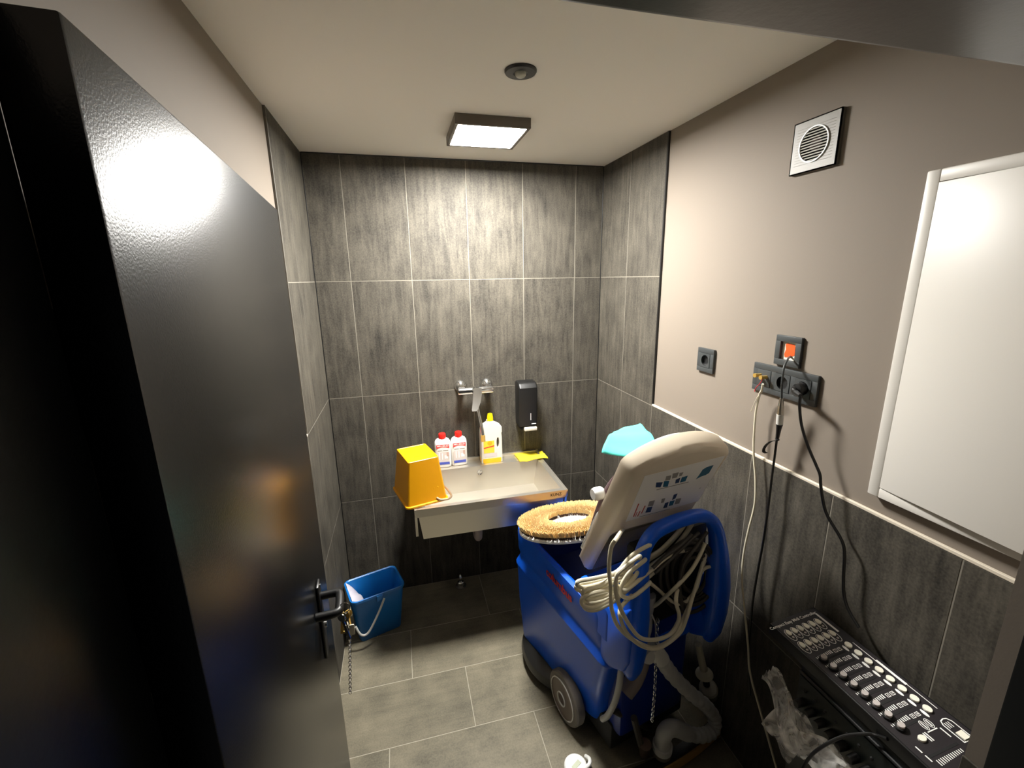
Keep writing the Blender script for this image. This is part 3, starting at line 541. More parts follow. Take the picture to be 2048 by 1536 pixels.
# ------------------------------------------------------------------ soap dispenser
sd = thing('soap_dispenser', 'tall black soap dispenser with a steel push bar on the back wall', 'dispenser', (.672, D, 1.10))
sb = B(); sb.rings([rrect(-.056, .056, -.085, -.001, .012, z) for z in (-.128, -.120)] , True, False)
sb = B()
prof = [(-.115, .050, .088), (-.110, .054, .094), (.115, .056, .100), (.135, .054, .085), (.141, .050, .075)]
sb.rings([rrect(-w, w, -d, -.001, .012, z) for z, w, d in prof]); sb.obj('housing', M_BLACK, sd)
B().b2((-.042, -.085, -.135), (.042, -.002, -.113), .004).obj('pump_block', M_BLACKM, sd)
B().b2((-.026, -.104, -.140), (.050, -.080, -.118), .005, 3).obj('push_bar', mat('ivory steel bar', (226, 220, 204), .3), sd)
B().b2((.012, -.0985, -.075), (.0145, -.0965, -.035)).obj('level_window', M_INKW, sd)
B().b2((.018, -.0985, -.1005), (.044, -.0960, -.0965)).obj('brand_mark', M_INKW, sd)

# ------------------------------------------------------------------ yellow bucket upside down on the sink corner
yb = thing('yellow_bucket', 'yellow square bucket standing upside down on the left sink corner', 'bucket', (.034, 2.045, SZ+.004), math.radians(15))
def sec(hx, hy, r, z): return rrect(-hx, hx, -hy, hy, r, z)
y = B()
y.rings([sec(.104, .131, .022, 0), sec(.104, .131, .022, .008), sec(.096, .123, .012, .010), sec(.074, .101, .010, .205), sec(.0735, .1005, .009, .2150), sec(.0715, .0985, .008, .2165), sec(.068, .095, .007, .2165), sec(.066, .093, .006, .2150), sec(.0, .0, .0, .2150)], False, False)
y.obj('bucket_body', M_YEL, yb)
y = B(); y.rings([sec(.100, .127, .02, 0), sec(.094, .121, .02, .002), sec(.071, .098, .016, .200), sec(.0, .0, .0, .200)], False, False); y.obj('inner_wall', M_YEL, yb)
for sx in (.104, ):
    pp = B()
    for dx in (-.010, .010): pp.box((.045+dx, -.121+.009, .05), (.006, .01, .05), .002)
    pp.obj('handle_lug', M_YEL, yb)
em = B(); em.b2((-.028, -.045, .2150), (.002, -.035, .2158)); em.obj('base_mark', mat('yellow embossing', (214, 160, 0), .4), yb)
B().tube([(.045, -.120, .020), (.06, -.135, .012), (.095, -.140, .010), (.118, -.12, .010), (.124, -.075, .012), (.124, -.02, .014), (.118, .02, .016), (.108, .03, .02)], .0052, 10).obj('bail_handle', mat('silvery bail', (176, 150, 120), .3, metal=.6), yb)

# ------------------------------------------------------------------ two white cleaner bottles
def cleaner(x, y, rz, label):
    t = thing('cleaner_bottle', label, 'bottle', (x, y, SZ+.0005), rz, 'white cleaner bottles with red caps')
    t.scale = (1.13, 1.1, 1.13)
    b = B(); P = [(0, .034, .018), (.004, .039, .022), (.012, .040, .023), (.118, .040, .023), (.132, .038, .022), (.142, .032, .019), (.148, .022, .016), (.150, .014, .013)]
    b.rings([rrect(-w, w, -d, d, min(w, d)*.75, z) for z, w, d in P]); b.obj('bottle_body', M_WPLAST, t)
    B().lathe([(.0, .148), (.017, .148), (.018, .151), (.018, .170), (.016, .174), (.0, .175)], cap=False).obj('cap', M_REDCAP, t)
    yf = -.0234
    r = B(); n = 12; top = [(-.031+.062*i/n, yf, .122) for i in range(n+1)]; bot = [(.031-.062*i/n, yf, .103+.005*math.sin(math.pi*i/n)) for i in range(n+1)]
    r.prism(top+bot, (0, .0004, 0)); r.obj('red_band', M_RED, t)
    put('lettering', text_mesh('MELLERUD', .0115, M_INKW), t, (0, yf-.0003, .1145), (RX90, 0, 0))
    for xa, xb in ((-.026, -.004), (.0, .026)): B().b2((xa, yf-.0002, .0900), (xb, yf, .0935)).obj('small_print', M_INKG, t)
    B().b2((-.030, yf-.0002, .030), (.030, yf, .084)).obj('label_picture', M_INKL, t)
    for xx, w, h0, h1, m in ((-.018, .004, .045, .080, M_INKW), (-.004, .004, .045, .078, M_INKW), (.015, .016, .048, .066, M_INKW), (.022, .010, .060, .082, mat('pinkish print', (190, 160, 150), .5))):
        B().b2((xx-w/2, yf-.0005, h0), (xx+w/2, yf-.0003, h1)).obj('label_motif', m, t)
    B().b2((-.030, yf-.0005, .018), (.030, yf, .031)).obj('blue_band', M_INKB, t)
cleaner(.181, 2.352, math.radians(-3), 'white cleaner bottle with red cap half hidden behind the yellow bucket')
cleaner(.272, 2.356, math.radians(2), 'white cleaner bottle with red cap standing beside the yellow-capped bottle')

# ------------------------------------------------------------------ big detergent bottle with grip hole
db = thing('detergent_bottle', 'milky detergent bottle with yellow cap and grip hole on the sink ledge', 'bottle', (.456, 2.350, SZ+.0005), math.radians(1))
out = [(-.062, .004), (-.058, .0), (.058, .0), (.062, .004), (.060, .15), (.058, .175), (.061, .182), (.060, .212), (.048, .222), (.018, .236), (.018, .246), (-.018, .246), (-.018, .236), (-.044, .222), (-.056, .205), (-.060, .17)]
hole = [(.036+.0075*math.cos(a), .118+.032*math.sin(a)) for a in [2*math.pi*i/20 for i in range(20)]]
d = B(); d.holed([(x, -.03, z) for x, z in out], [(x, -.03, z) for x, z in hole], (0, .06, 0))
me = d.mesh('bottle_body', M_BOTW, 40)
bo = put('bottle_body', me, db); bv = bo.modifiers.new('round', 'BEVEL'); bv.width = .012; bv.segments = 4; bv.limit_method = 'ANGLE'; bv.angle_limit = math.radians(60)
B().lathe([(.0, .244), (.0185, .244), (.0175, .262), (.0155, .276), (.013, .287), (.0, .288)], cap=False).obj('cap', mat('yellow cap plastic', (246, 214, 10), .35), db)
lq = B(); lq.rings([rrect(-w, w, -.0306, .0306, .012, z) for z, w in ((.0005, .056), (.006, .0622), (.028, .0625))], True, True); lq.obj('liquid_level', M_LIQ, db)
B().b2((-.048, -.0308, .062), (.014, -.0302, .135)).obj('label', M_LABY, db)
B().prism([(-.048, -.0312, .090), (.014, -.0312, .100), (.014, -.0312, .106), (-.048, -.0312, .096)], (0, .0003, 0)).obj('label_stripe', M_RED, db)
B().b2((-.044, -.0308, .036), (.030, -.0302, .060)).obj('small_print', M_INKL, db)
B().lathe([(.0, 0), (.014, 0), (.014, .0004), (.0, .0004)], (-.012, -.0308, .121), (0, -1, 0), 20, False).obj('label_fruit', mat('orange print', (246, 170, 20), .5), db)

# ------------------------------------------------------------------ yellow cloth folded over the right rear sink corner
cl = B(); nu, nv = 16, 14
def clp(u, v):
    x = .606+.172*u+.004*v; s = v*.108           # runs from the wall forward and sags into the basin
    yy = 2.388-s; z = SZ+.0075
    if s > .088: z -= (s-.088)*.1
    z += .0028*math.sin(7*u+2*v)+.014*u*v*math.sin(3*u)**2+.0015*math.sin(17*u*v)
    return Vector((x, yy, z))
G = [[clp(i/nu, j/nv) for i in range(nu+1)] for j in range(nv+1)]
cl.rings(G, False, False, False)
co = tag(cl.obj('cleaning_cloth', M_YCLOTH, ang=80), 'yellow sponge cloth lying on the right rear corner of the sink', 'cloth')
co.modifiers.new('thick', 'SOLIDIFY').thickness = .004

# ------------------------------------------------------------------ blue bucket on the floor
bb = thing('blue_bucket', 'blue plastic bucket on the floor in front of the left wall', 'bucket', (-.232, 2.135, .0), math.radians(17))
y = B()
y.rings([sec(.105, .068, .02, 0), sec(.108, .071, .024, .004), sec(.132, .094, .03, .250), sec(.138, .100, .032, .252), sec(.138, .100, .032, .264), sec(.133, .095, .03, .266), sec(.128, .090, .028, .262), sec(.104, .067, .022, .012), sec(.0, .0, .0, .010)], True, False)
y.obj('bucket_body', M_BLUEB, bb)
for s in (-1, 1):
    g = B(); g.box((.0+s*.0, s*.103, .244), (.03, .010, .034), .003); g.obj('handle_lug', M_BLUEB, bb)
B().tube([(.02, -.112, .240), (-.004, -.120, .20), (-.04, -.124, .14), (-.068, -.126, .100), (-.088, -.126, .085), (-.105, -.124, .088), (-.118, -.12, .105), (-.13, -.11, .14)], .0055, 10).obj('bail_handle', M_LGREY, bb)
# rag hanging inside
rg_ = B(); nu, nv = 14, 12
def rgp(u, v):
    x = -.128+.05*u+.02*u*v; yy = .085-.165*u*.0-.165*v; z = .262-.075*u*(1-.3*math.sin(3*v))+.006*math.sin(9*v+3*u)
    return Vector((x, yy, z))
rg_.rings([[rgp(i/nu, j/nv) for i in range(nu+1)] for j in range(nv+1)], False, False, False)
ro = tag(rg_.obj('rag', M_RAG, None, ang=80), 'pale rag hanging over the inside of the blue bucket', 'rag')
ro.location = (-.232, 2.135, .003); ro.rotation_euler = (0, 0, math.radians(17)); ro.modifiers.new('thick', 'SOLIDIFY').thickness = .003

# ------------------------------------------------------------------ floor scrubber (local x = its right, y = forward, z = up)
MC = thing('floor_scrubber', 'blue walk-behind floor scrubber with its beige tank lid raised', 'cleaning machine', (.758, 1.515, 0), math.radians(12))
def outline(x0f, x0r, y0, y1, r, z, k=5):
    """rounded outline, front half width x0f, rear half width x0r"""
    c = [(x0f, y1), (-x0f, y1), (-x0r, y0), (x0r, y0)]; out = []
    for i in range(4):
        p = Vector(c[i]); a = (Vector(c[i-1])-p).normalized(); b = (Vector(c[(i+1) % 4])-p).normalized()
        for t in range(k+1):
            s = t/k; q = p+a*r*(1-s)**2+b*r*s**2; out.append((q.x, q.y, z))
    return out
lower = B()
lower.rings([outline(.215, .165, -.200, .31, .05, .085), outline(.226, .172, -.225, .325, .05, .105), outline(.232, .205, -.275, .352, .05, .30), outline(.234, .224, -.325, .364, .05, .478), outline(.226, .216, -.315, .356, .05, .484)], True, True)
lower.obj('lower_body', M_BLUE, MC)
up_ = B()
up_.rings([outline(.224, .214, -.32, .354, .05, .482), outline(.238, .232, -.345, .368, .05, .489), outline(.238, .232, -.345, .368, .05, .497), outline(.224, .220, -.335, .356, .05, .53), outline(.222, .219, -.33, .352, .05, .545), outline(.229, .226, -.32, .36, .05, .575), outline(.231, .229, -.31, .362, .05, .655), outline(.229, .227, -.305, .36, .05, .675), outline(.214, .212, -.16, .343, .045, .682), outline(.203, .201, -.15, .332, .04, .676), outline(.199, .198, -.148, .326, .04, .65)], True, False)
up_.obj('upper_tank', M_BLUE, MC)
wl_ = B(); wl_.rings([outline(.199, .198, -.148, .326, .04, .651), outline(.195, .194, -.145, .32, .04, .62), outline(.17, .17, -.12, .28, .04, .495)], False, True); wl_.obj('tank_well', mat('shaded blue tank inside', (8, 22, 62), .4), MC)  # inside of the blue tank, the brush's shade put in as darker navy
hs = B(); hs.rings([outline(.226, .226, -.34, -.150, .02, z) for z in (.60, .70)]+[outline(.222, .222, -.34, -.155, .02, .735), outline(.210, .210, -.33, -.167, .02, .745)]); hs.obj('rear_housing', M_BLUE, MC)
# recessed dark back between the handle posts
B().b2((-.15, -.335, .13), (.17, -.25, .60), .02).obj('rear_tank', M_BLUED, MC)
B().b2((-.16, -.30, .045), (.21, .10, .16), .01).obj('chassis', M_BLACKM, MC)
B().b2((-.160, -.365, .62), (.185, -.325, .965), .015).obj('motor_cover', M_BLACKM, MC)
# push handle: flat posts that run into a round arch
def hsec(c, t, wx, wy, n=16):
    t = V3(t).normalized(); y = Vector((0, 1, 0)); x = y.cross(t).normalized(); out = []
    for i in range(n):
        a = 2*math.pi*i/n; ca, sa = math.cos(a), math.sin(a)
        k = .75
        out.append(V3(c)+x*wx*math.copysign(abs(ca)**k, ca)+y*wy*math.copysign(abs(sa)**k, sa))
    return out
path = [(-.172, -.400, .50), (-.176, -.402, .54), (-.178, -.404, .62), (-.176, -.405, .74), (-.172, -.407, .84), (-.170, -.409, .93), (-.160, -.41, .99), (-.132, -.412, 1.030), (-.09, -.413, 1.046), (.0, -.413, 1.050), (.08, -.413, 1.040), (.128, -.412, 1.012), (.160, -.41, .97), (.180, -.409, .91), (.196, -.407, .83), (.206, -.405, .72), (.206, -.404, .62), (.202, -.402, .535), (.198, -.400, .49)]
wid = [.018, .034, .042, .042, .034, .024, .0215, .0215, .0215, .0215, .0215, .0215, .023, .027, .036, .044, .044, .036, .018]
dep = [.018, .032, .042, .042, .034, .024, .0215, .0215, .0215, .0215, .0215, .0215, .023, .027, .034, .042, .042, .034, .018]
P = smooth_path(path, 4); nP = len(P); rgs = []
for i, p in enumerate(P):
    f = i/(nP-1)*(len(path)-1); a = min(int(f), len(path)-2); fr_ = f-a
    rgs.append(hsec(p, P[min(i+1, nP-1)]-P[max(i-1, 0)], wid[a]*(1-fr_)+wid[a+1]*fr_, dep[a]*(1-fr_)+dep[a+1]*fr_))
hd = B(); hd.rings(rgs); hd.obj('push_handle', M_BLUE, MC)
for x0, x1, zb in ((-.224, -.150, .0), (.165, .232, -.03)):
    fk = B(); fk.prism([(x0, y, z) for y, z in ((-.29, .50+zb), (-.345, .505+zb), (-.41, .545+zb), (-.432, .60+zb), (-.436, .70), (-.425, .80), (-.38, .76), (-.33, .742), (-.29, .742))], (x1-x0, 0, 0), .012, 3); fk.obj('handle_bracket', M_BLUE, MC)
# wheels
for s in (-1, 1):
    c = (s*.194, -.078, .108); ax = (s, 0, 0)
    w = B().lathe([(.0, -.004), (.076, -.004), (.078, .0), (.103, .0), (.108, .006), (.108, .034), (.103, .041), (.086, .043)], c, ax, 40, False).obj('wheel', M_RUB, MC)
    B().lathe([(.086, .043), (.082, .047), (.079, .041), (.04, .040), (.030, .046), (.026, .046), (.018, .034), (.0, .034)], c, ax, 36, False).obj('wheel_disc', mat('taupe wheel disc', (128, 116, 108), .5), w)
    B().lathe([(.085, .043), (.0855, .0465), (.0815, .0475), (.081, .043)], c, ax, 40, False).obj('wheel_ring', M_LGREY, w)
    B().lathe([(.030, .047), (.030, .051), (.026, .051), (.026, .045)], c, ax, 28, False).obj('hub_ring', M_LGREY, w)
# brush deck with bumper
dk = B(); dk.lathe([(.0, .03), (.245, .03), (.262, .04), (.268, .06), (.262, .085), (.235, .105), (.19, .115), (.0, .115)], (0, .165, 0), (0, 0, 1), 56, False); dk.obj('brush_deck', M_DRUB, MC)
B().lathe([(.226, .012), (.238, .012), (.238, .030), (.226, .030), (.226, .012)], (0, .165, 0), (0, 0, 1), 56, False).obj('splash_skirt', M_BLACKM, MC)
# logo on the left flank
lg_ = text_mesh('columbus', .050, M_RED, bold=.03)
lo = put('lettering', lg_, MC, (-.2318, -.030, .622), (0, 0, 0))
lo.rotation_euler = Euler((RX90, 0, -math.pi/2), 'XYZ')
# raised tank lid
Lo, Lx, Ly, Ln = [V3(v) for v in LID]
def lidp(a, b, o=0.0): return Lo+Lx*a+Ly*b+Ln*o
def lid_outline(ins, o):
    w0, w1, h0, h1 = -.012+ins, .350-ins, -.02+ins, .556-ins
    pts = []
    def q(x, y): pts.append(lidp(x, y, o))
    r = .035
    wl, wr, hb, rr = .036-ins, .308+ins, .228+ins, .03
    q(w0, h0+.012); q(w0+.006, h0+.004); q(w0+.014, h0); q(wl-.006, h0); q(wl, h0+.006)
    for t in range(5): a = math.radians(180-90*t/4); q(wl+rr+rr*math.cos(a), hb-rr+rr*math.sin(a))
    for t in range(5): a = math.radians(90-90*t/4); q(wr-rr+rr*math.cos(a), hb-rr+rr*math.sin(a))
    q(wr, h0+.006); q(wr+.006, h0); q(w1-.014, h0); q(w1-.006, h0+.004); q(w1, h0+.012)
    for t in range(5): a = math.radians(0+62*t/4); q(w1-r+r*math.cos(a), h1-.004+r*math.sin(a))
    x1 = pts[-1]; n = 12
    xa = w1-r+r*math.cos(math.radians(62)); ya = h1-.004+r*math.sin(math.radians(62))
    xb = w0+r+r*math.cos(math.radians(118)); yb_ = h1-.010+r*math.sin(math.radians(118))
    for t in range(1, n): s = t/n; q(xa+(xb-xa)*s, ya+(yb_-ya)*s+.052*math.sin(math.pi*s)**.85)
    for t in range(5): a = math.radians(118+62*t/4); q(w0+r+r*math.cos(a), h1-.010+r*math.sin(a))
    return pts
ld = B(); ld.rings([lid_outline(.012, -.070), lid_outline(.0, -.064), lid_outline(.0, -.02), lid_outline(.006, -.007), lid_outline(.018, .0), lid_outline(.022, .0)])
ld.obj('tank_lid', M_BEIGE, MC)
li = B(); li.rings([lid_outline(.03, -.088), lid_outline(.028, -.07)]); li.obj('lid_seal', M_WPLAST, MC)
# instruction sticker on the lid
so = .0012
sticker = B().prism([lidp(a, b, so-.0008) for a, b in STICK], Ln*.0008).obj('instruction_sticker', M_PAPER, MC)
for i, q in enumerate(THUMB):
    B().prism([lidp(a, b, so) for a, b in q], Ln*.0004).obj('pictogram', (M_INKN, M_INKT, M_INKG, M_INKN)[i % 4 if i not in (3, 12, 13) else 2], sticker)
B().prism([lidp(a, b, so) for a, b in DROP], Ln*.0004).obj('pictogram', M_INKT, sticker)
for q in RED: B().prism([lidp(a, b, so) for a, b in q], Ln*.0004).obj('caption', M_INKR, sticker)
for a, b, w in ((.10, .31, .12), (.11, .455, .12), (.30, .40, .004)):
    B().prism([lidp(a, b, so), lidp(a+w, b+.002, so), lidp(a+w, b+.005, so), lidp(a, b+.003, so)], Ln*.0003).obj('caption', M_INKG, sticker)
# lid stay and white hinge knob behind the lid
B().lathe([(.0, -.02), (.018, -.02), (.022, -.01), (.022, .012), (.016, .02), (.0, .022)], lidp(-.005, .33, -.105), tuple(Lx), 20, False).obj('float_cap', M_WPLAST, MC)
B().tube([lidp(.02, .12, -.09), lidp(.02, .33, -.10), lidp(.05, .52, -.085)], .010, 10).obj('suction_pipe', mat('mauve pipe', (92, 70, 76), .5), MC)
# hoses, lever band, chain and squeegee at the rear
def ribbed(pts, r, n=14, sub=14):
    P = smooth_path(pts, sub); N = len(P)
    b = B(); b.tube(P, lambda t: r*(1+.09*math.sin(t*N*1.0)), n, 1); return b
ribbed(HOSE[1:], .0245, 16, 16).obj('drain_hose', M_GREY, MC)
B().cyl(V3(HOSE[0])+Vector((-.006, .01, .018)), HOSE[1], .024, .029, 24).obj('hose_cuff', M_LGREY, MC)
B().tube(ELBOW, .029, 18).obj('hose_elbow', M_GREY, MC)
e1, e0 = V3(ELBOW[-1]), V3(ELBOW[-2]); dd = (e1-e0).normalized()
B().cyl(e1-dd*.006, e1+dd*.02, .036, n=26).obj('elbow_collar', M_LGREY, MC)
B().cyl(e1+dd*.02, e1+dd*.055, .033, n=26).obj('squeegee_socket', M_RUB, MC)
B().tube(BAND, .011, 12).obj('hose_band', M_GREY, MC)
B().tube(GHOSE, .030, 16).obj('vacuum_hose', mat('taupe hose', (140, 128, 122), .5), MC)
B().tube(PIPE, lambda t: .016+.004*math.cos(t*9), 14).obj('filler_pipe', M_GREY, MC)
B().tube(GLOOP, .003, 8).obj('level_tube', M_LGREY, MC)
B().tube(BAR, .012, 12, 1).obj('squeegee_bar', M_CABD, MC)
B().tube([V3(BRK[0]), V3(BRK[1])], .013, 8, 1).obj('bracket', M_CABD, MC)
cn = B(); Pc = smooth_path(CHAIN, 8)
for i, p in enumerate(Pc):
    t = i % 2
    cn.tube([p+Vector(((.005*math.cos(a), 0, .0085*math.sin(a)) if t else (0, .005*math.cos(a), .0085*math.sin(a)))) for a in [2*math.pi*k/10 for k in range(11)]], .0014, 5, 1)
cn.obj('chain', M_CHROME, MC)
B().lathe([(.0, .012), (.020, .012), (.024, .0), (.020, -.012), (.0, -.012)], V3(HOSE[0])+Vector((-.035, .0, -.004)), (0, -1, .3), 20, False).obj('drain_cap', M_LGREY, MC)
# squeegee: gently bowed body with tan blade
def bow(u0, z0, z1, th):
    b = B(); rings = []
    for i in range(25):
        x = -.17+.49*i/24; y = u0+.35*(x-.08)**2
        rings.append([(x, y, z0), (x, y-th, z0), (x, y-th, z1), (x, y, z1)])
    b.rings(rings); return b
bow(-.405, .028, .055, .032).obj('squeegee_body', M_DRUB, MC)
bow(-.437, .002, .040, .006).obj('squeegee_blade', M_TAN, MC)
B().lathe([(.0, 0), (.008, 0), (.010, .004), (.006, .012), (.0, .014)], (.0, -.375, .055), (0, 0, 1), 16, False).obj('wing_bolt', M_CHROME, MC)
B().cyl((-.055, -.37, .05), (-.07, -.385, .125), .018, .022, 16).obj('squeegee_clamp', mat('worn steel', (120, 100, 88), .4, metal=.8), MC)
# float stem with flared cup at the right
fs = B(); fs.tube([(.196, -.36, .43), (.212, -.36, .385), (.232, -.36, .325), (.243, -.36, .292)], lambda t: .012+.003*t, 14); fs.lathe([(.015, 0), (.032, -.022), (.034, -.028), (.0, -.028)], (.246, -.36, .290), (-.2, 0, 1), 22, False); fs.obj('filter_stem', mat('pale stem', (190, 184, 160), .45), MC)
B().lathe([(.0, .03), (.03, .03), (.036, .024), (.036, -.028), (.03, -.034), (.0, -.034)], (.288, -.36, .165), (-.5, -.3, 1), 26, False).obj('filter_cup', mat('grey filter cup', (146, 142, 130), .5), MC)
B().tube([(.246, -.36, .266), (.262, -.36, .235), (.272, -.36, .2)], .013, 12).obj('filter_neck', M_BLACKM, MC)

# ------------------------------------------------------------------ disc brush lying upside down on the tank
bz = thing('disc_brush', 'round scrubbing brush with tan bristles lying on the blue machine tank', 'brush', (.666, 1.637, .742), 0)
bz.rotation_euler = (math.radians(-16), 0, math.radians(12))
B().lathe([(.0, 0), (.06, 0), (.218, .002), (.228, .006), (.228, .014), (.220, .018), (.11, .018), (.095, .014), (.0, .014)], (0, 0, 0), (0, 0, 1), 64, False).obj('brush_plate', M_WPLAST, bz)
b1 = B(); b2_ = B()
for k in range(5200):
    r = math.sqrt(random.uniform(.105**2, .220**2)); a = random.uniform(0, 2*math.pi)
    if k < 900: r = .220-random.random()*.006
    elif k < 1300: r = .105+random.random()*.004
    ox, oy = r*math.cos(a), r*math.sin(a); lean = (r-.16)*.2
    bx, by = math.cos(a), math.sin(a); s = .0017
    h0, h1, h2 = .016, .028, .050+random.uniform(-.004, .004)
    def tri(h, k_, s_):
        cx, cy = ox+bx*lean*k_+random.uniform(-.0012, .0012)*k_, oy+by*lean*k_
        return [(cx+s_*math.cos(t), cy+s_*math.sin(t), h) for t in (0.3, 2.4, 4.5)]
    A, Bm, Cc = tri(h0, 0, s), tri(h1, .3, s), tri(h2, 1, s*1.1)
    b2_.rings([A, Bm], False, False); b1.rings([Bm, Cc], False, True)
br1 = b1.obj('bristles', M_BRIS, bz); br1['kind'] = 'stuff'; br2 = b2_.obj('bristle_roots', M_BRISD, bz); br2['kind'] = 'stuff'

# ------------------------------------------------------------------ aqua cloth draped over the lid top
mk = B(); nu, nv = 16, 12
_mq = [V3(p) for p in MASK]          # left tip, far left, far right, near right, near middle
def mkp(u, v):
    lo = _mq[0]*(1-u)**2+_mq[4]*2*u*(1-u)+_mq[3]*u*u
    hi = _mq[1]*(1-u)+_mq[2]*u
    p = lo.lerp(hi, v)
    return p+Vector((0, .004*math.sin(9*u+4*v), .010*math.sin(math.pi*v)*(1-.5*u)+.003*math.sin(12*v+3*u)))
mk.rings([[mkp(i/nu, j/nv) for i in range(nu+1)] for j in range(nv+1)], False, False, False)
mo = mk.obj('paper_mask', M_TEAL, None, ang=80); mo.matrix_world = Matrix.Translation((.758, 1.515, 0)) @ Matrix.Rotation(math.radians(12), 4, 'Z')
tag(mo, 'aqua disposable face mask lying over the far edge of the raised lid', 'mask')
mo.modifiers.new('thick', 'SOLIDIFY').thickness = .0015

# ------------------------------------------------------------------ cables hung on the machine
MROT = math.radians(12)
cw = thing('extension_cable', 'off-white power cable coiled in loops over the blue machine handle', 'cable', (.758, 1.515, 0), MROT)
b = B()
for pts in COIL: b.tube(pts, .0062, 10, 6)
b.obj('cable_loops', M_CABW, cw)
cdk = thing('dark_cable', 'dark grey cable coil hanging inside the blue machine handle', 'cable', (.758, 1.515, 0), MROT)
b = B()
for pts in DARK: b.tube([(x, y-.045, z) for x, y, z in pts], .0062, 10, 3)
b.obj('cable_loops', M_CABD, cdk)

# ------------------------------------------------------------------ white cap on the floor at the lower edge
wcap = thing('hose_cap', 'white plastic cap with a loop handle lying on the floor tiles', 'cap', (.522, 1.190, 0), .5)
B().lathe([(.0, 0), (.040, 0), (.043, .004), (.043, .022), (.038, .028), (.0, .030)], cap=False).obj('cap_body', M_WPLAST, wcap)
B().tube([(-.03, -.02, .028), (-.015, -.035, .045), (.02, -.045, .05), (.045, -.03, .04), (.055, -.005, .02)], .007, 10).obj('loop_handle', M_WPLAST, wcap)
B().b2((-.02, -.012, .0295), (.018, .004, .0308)).obj('label', mat('pale green label', (186, 192, 168), .5), wcap)

# ------------------------------------------------------------------ audio corner at the lower right
rk = thing('audio_rack', 'black audio rack with a row of knobs under the fader controller', 'audio rack', (.958, .52, 0))
B().b2((.0, -.21, 0), (.170, .222, .82), .006).obj('rack_body', mat('rack black', (15, 17, 16), .4), rk)
B().b2((-.004, -.205, .60), (.0, .218, .79), .001).obj('front_panel', mat('panel black green', (14, 20, 18), .35), rk)
B().tube([(-.004, -.205, .800), (-.004, .218, .800)], .004, 8, 1).obj('panel_edge', M_ANTHD, rk)
for i in range(13):
    y = .197-.0285*i
    k = B().lathe([(.0, .024), (.008, .024), (.0095, .020), (.0105, .004), (.0105, .0), (.0, .0)], (-.004, y, .722), (-1, 0, 0), 18, False).obj('knob', M_BLACK, rk)
for i in range(13):
    y = .197-.0285*i
    B().lathe([(.0, .004), (.003, .003), (.004, .0)], (-.004, y, .757), (-1, 0, 0), 10, False).obj('indicator', M_ANTHD, rk)

# fader controller: wedge-shaped case, panel tilts up towards the wall
CT = math.radians(-7.5); CW, CLn = .152, .475
fc = thing('midi_controller', 'long black fader controller with white printed markings on the audio rack', 'controller', (.953, .846, .8205))
cb = B(); cb.prism([(0, 0, 0), (CW, 0, 0), (CW, 0, .0345+CW*math.tan(-CT)), (0, 0, .0345)], (0, -CLn, 0), .002); cb.obj('case', M_BLACK, fc)
def cp(a, b_, h=0.0):
    n = Vector((math.sin(CT), 0, math.cos(CT))); p = Vector((0, 0, .0345))+Vector((math.cos(CT), 0, -math.sin(CT)))*a+Vector((0, -b_, 0)); return p+n*h
AX = Vector((math.cos(CT), 0, -math.sin(CT))); NX = Vector((math.sin(CT), 0, math.cos(CT)))
def slab(a0, a1, b0, b1, h0, h1, name, m, parent=fc, bev=0.0):
    bq = B(); bq.prism([cp(a0, b0, h0), cp(a1, b0, h0), cp(a1, b1, h0), cp(a0, b1, h0)], NX*(h1-h0), bev, 1); return bq.obj(name, m, parent)
def oval(a, b_, ra, rb, h0, h1, name, m, parent=fc, hole=0.0, n=24):
    bq = B(); o = [cp(a+ra*math.cos(2*math.pi*i/n), b_+rb*math.sin(2*math.pi*i/n), h0) for i in range(n)]
    if hole:
        i_ = [cp(a+(ra-hole)*math.cos(2*math.pi*i/n), b_+(rb-hole)*math.sin(2*math.pi*i/n), h0) for i in range(n)]
        bq.holed(o, i_, NX*(h1-h0))
    else: bq.prism(o, NX*(h1-h0))
    return bq.obj(name, m, parent)
pn = slab(.004, CW-.003, .004, CLn-.004, 0, .0012, 'panel', M_PANEL)
H = .0012
K = .84            # print positions across the panel
t = text_mesh('Compact Easy Midi Controller', .0125, M_INKW)
to = put('lettering', t, fc, cp(.062, .018, H+.0004), (0, -CT*-1, 0)); to.rotation_euler = (0, CT*-1*-1, 0)
to.rotation_euler = Matrix((AX, Vector((0, 1, 0)), NX)).transposed().to_euler()
for row, b0 in enumerate((.053, .096)):
    for i in range(6):
        a = (.016+.0236*i)*K+.004; bb_ = b0
        oval(a, bb_, .0098, .0195, H, H+.0005, 'button_ring', M_INKW, fc, .0013)
        oval(a, bb_-.0065, .0062, .0085, H, H+.0035, 'button', M_LED, fc)
        oval(a, bb_+.0085, .003, .0032, H, H+.0015, 'lamp_dot', M_KNOB, fc, 0, 10)
slab(.133, .1385, .022, .090, H, H+.0006, 'print_bar', M_INKW)
slab(.136, .142, .186, .256, H, H+.0006, 'print_bar', M_INKW)
slab(.1365, .138, .128, .186, H, H+.0005, 'print_line', M_INKW); slab(.139, .1405, .256, .318, H, H+.0005, 'print_line', M_INKW)
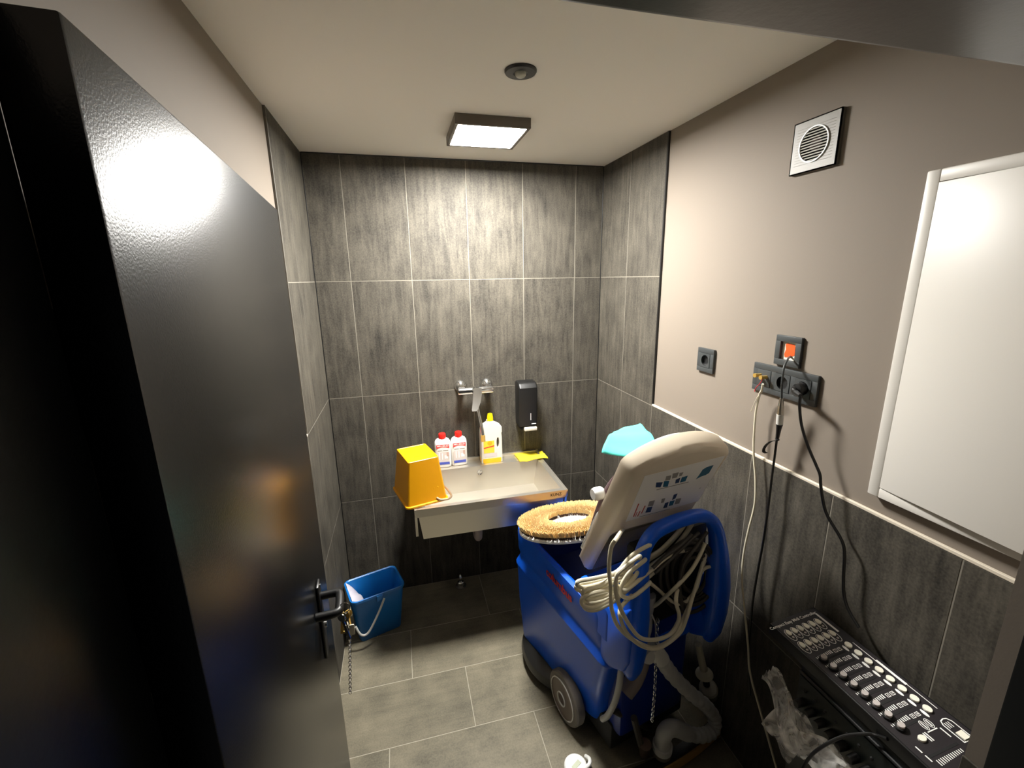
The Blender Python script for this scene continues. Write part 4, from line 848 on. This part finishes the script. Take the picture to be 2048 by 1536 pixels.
for i in range(8):
    b0 = .139+.0259*i
    slab(.020, .096, b0+.0000, b0+.0042, H, H+.0003, 'fader_slot', M_BLACKM)
    oval(.030, b0+.002, .0115, .0095, H, H+.006, 'fader_base', M_BLACKM, fc, 0, 18)
    oval(.030, b0+.002, .0075, .0065, H+.006, H+.011, 'fader_cap', M_KNOB, fc, 0, 18)
    for k in range(10): slab(.018+.0052*k, .0196+.0053*k, b0-.0100-.0005*k, b0-.0050, H, H+.0004, 'tick', M_INKW)
    for a in (.073, .086):
        q = slab(a, a+.0095, b0-.0125, b0-.0035, H, H+.0004, 'number_box', M_INKW); slab(a+.0012, a+.0083, b0-.0113, b0-.0047, H+.0004, H+.0005, 'number_field', M_PANEL); put('lettering', text_mesh(str(i+1) if a < .08 else str(i+9), .006, M_INKW), fc, cp(a+.0048, b0-.008, H+.0007), Matrix((AX, Vector((0, 1, 0)), NX)).transposed().to_euler())
    oval(.106, b0-.004, .0035, .0095, H, H+.0006, 'print_pill', M_INKW, fc, 0, 16)
    oval(.1195, b0-.008, .0075, .0088, H, H+.004, 'flash_button', M_LED, fc, 0, 20)
# master section
oval(.046, .352, .0085, .0065, H, H+.004, 'tap_button', M_LED, fc)
for a in (.058, .063): slab(a, a+.0025, .344, .362, H, H+.0005, 'print_line', M_INKW)
slab(.070, .096, .3455, .3475, H, H+.0005, 'print_line', M_INKW)
for a in (.078, .092):
    oval(a, .334, .0058, .0105, H, H+.0005, 'print_ring', M_INKW, fc, .0012); slab(a-.0012, a+.0012, .327, .341, H, H+.0005, 'print_line', M_INKW)
slab(.022, .100, .378, .383, H, H+.0003, 'fader_slot', M_BLACKM)
for k in range(13): slab(.028+.0053*k, .030+.0053*k, .389, .400-.0004*k, H, H+.0004, 'tick', M_INKW)
for b0 in (.358, .376): slab(.018, .0205, b0, b0+.013, H, H+.0005, 'print_line', M_INKW)
slab(.1005, .103, .348, .368, H, H+.0005, 'print_line', M_INKW)
ub = B(); ub.holed([cp(*c, H) for c in ((.112, .385), (.112, .346), (.117, .338), (.126, .336), (.134, .338), (.139, .346), (.139, .385))], [cp(*c, H) for c in ((.114, .383), (.114, .347), (.118, .340), (.126, .338), (.133, .340), (.137, .347), (.137, .383))], NX*.0005); ub.obj('print_frame', M_INKW, fc)
slab(.117, .133, .366, .382, H, H+.003, 'display', M_LED)
for a in (.118, .123, .128): slab(a, a+.0015, .344, .356, H, H+.0005, 'print_line', M_INKW)
slab(.088, .136, .405, .440, H, H+.010, 'end_knob', M_BLACK, fc, .004)

# plastic bag caught on the knobs
bg = B(); nu, nv = 22, 46
def bgp(u, v):
    # v runs along the rack towards the camera, u across the strip
    y = .800-.34*v; wid_ = .05+.055*min(1, v*1.6)
    x = .925-.045*math.sin(min(1, v*2)*1.2)-.0*v + (u-.5)*wid_ + .012*math.sin(11*v)
    z = .705+.028*math.sin(math.pi*u)+.010*math.sin(9*u+14*v)+.008*math.sin(23*v-7*u)+.006*math.sin(31*u+5*v)
    if v < .12: z += .02*(1-v/.12)
    x = min(x, .944 if v > .16 else .97)
    return Vector((x, y, z))
bg.rings([[bgp(i/nu, j/nv) for i in range(nu+1)] for j in range(nv+1)], False, False, False)
n2 = 14
def fl2(u, v):
    return Vector((.905-.075*v+.01*math.sin(6*u), .735-.09*u-.015*v, .705-.02*v+.012*math.sin(8*u+3*v)))
bg.rings([[fl2(i/n2, j/n2) for i in range(n2+1)] for j in range(n2+1)], False, False, False)
bgo = tag(bg.obj('plastic_bag', M_BAG, None, ang=180), 'crumpled clear plastic bag hanging on the knobs of the black audio rack', 'plastic bag')

rc = tag(B().tube(RCABLE, .0036, 10).obj('signal_lead', M_CABK), 'thin black lead arching from under the controller over the plastic bag', 'cable')
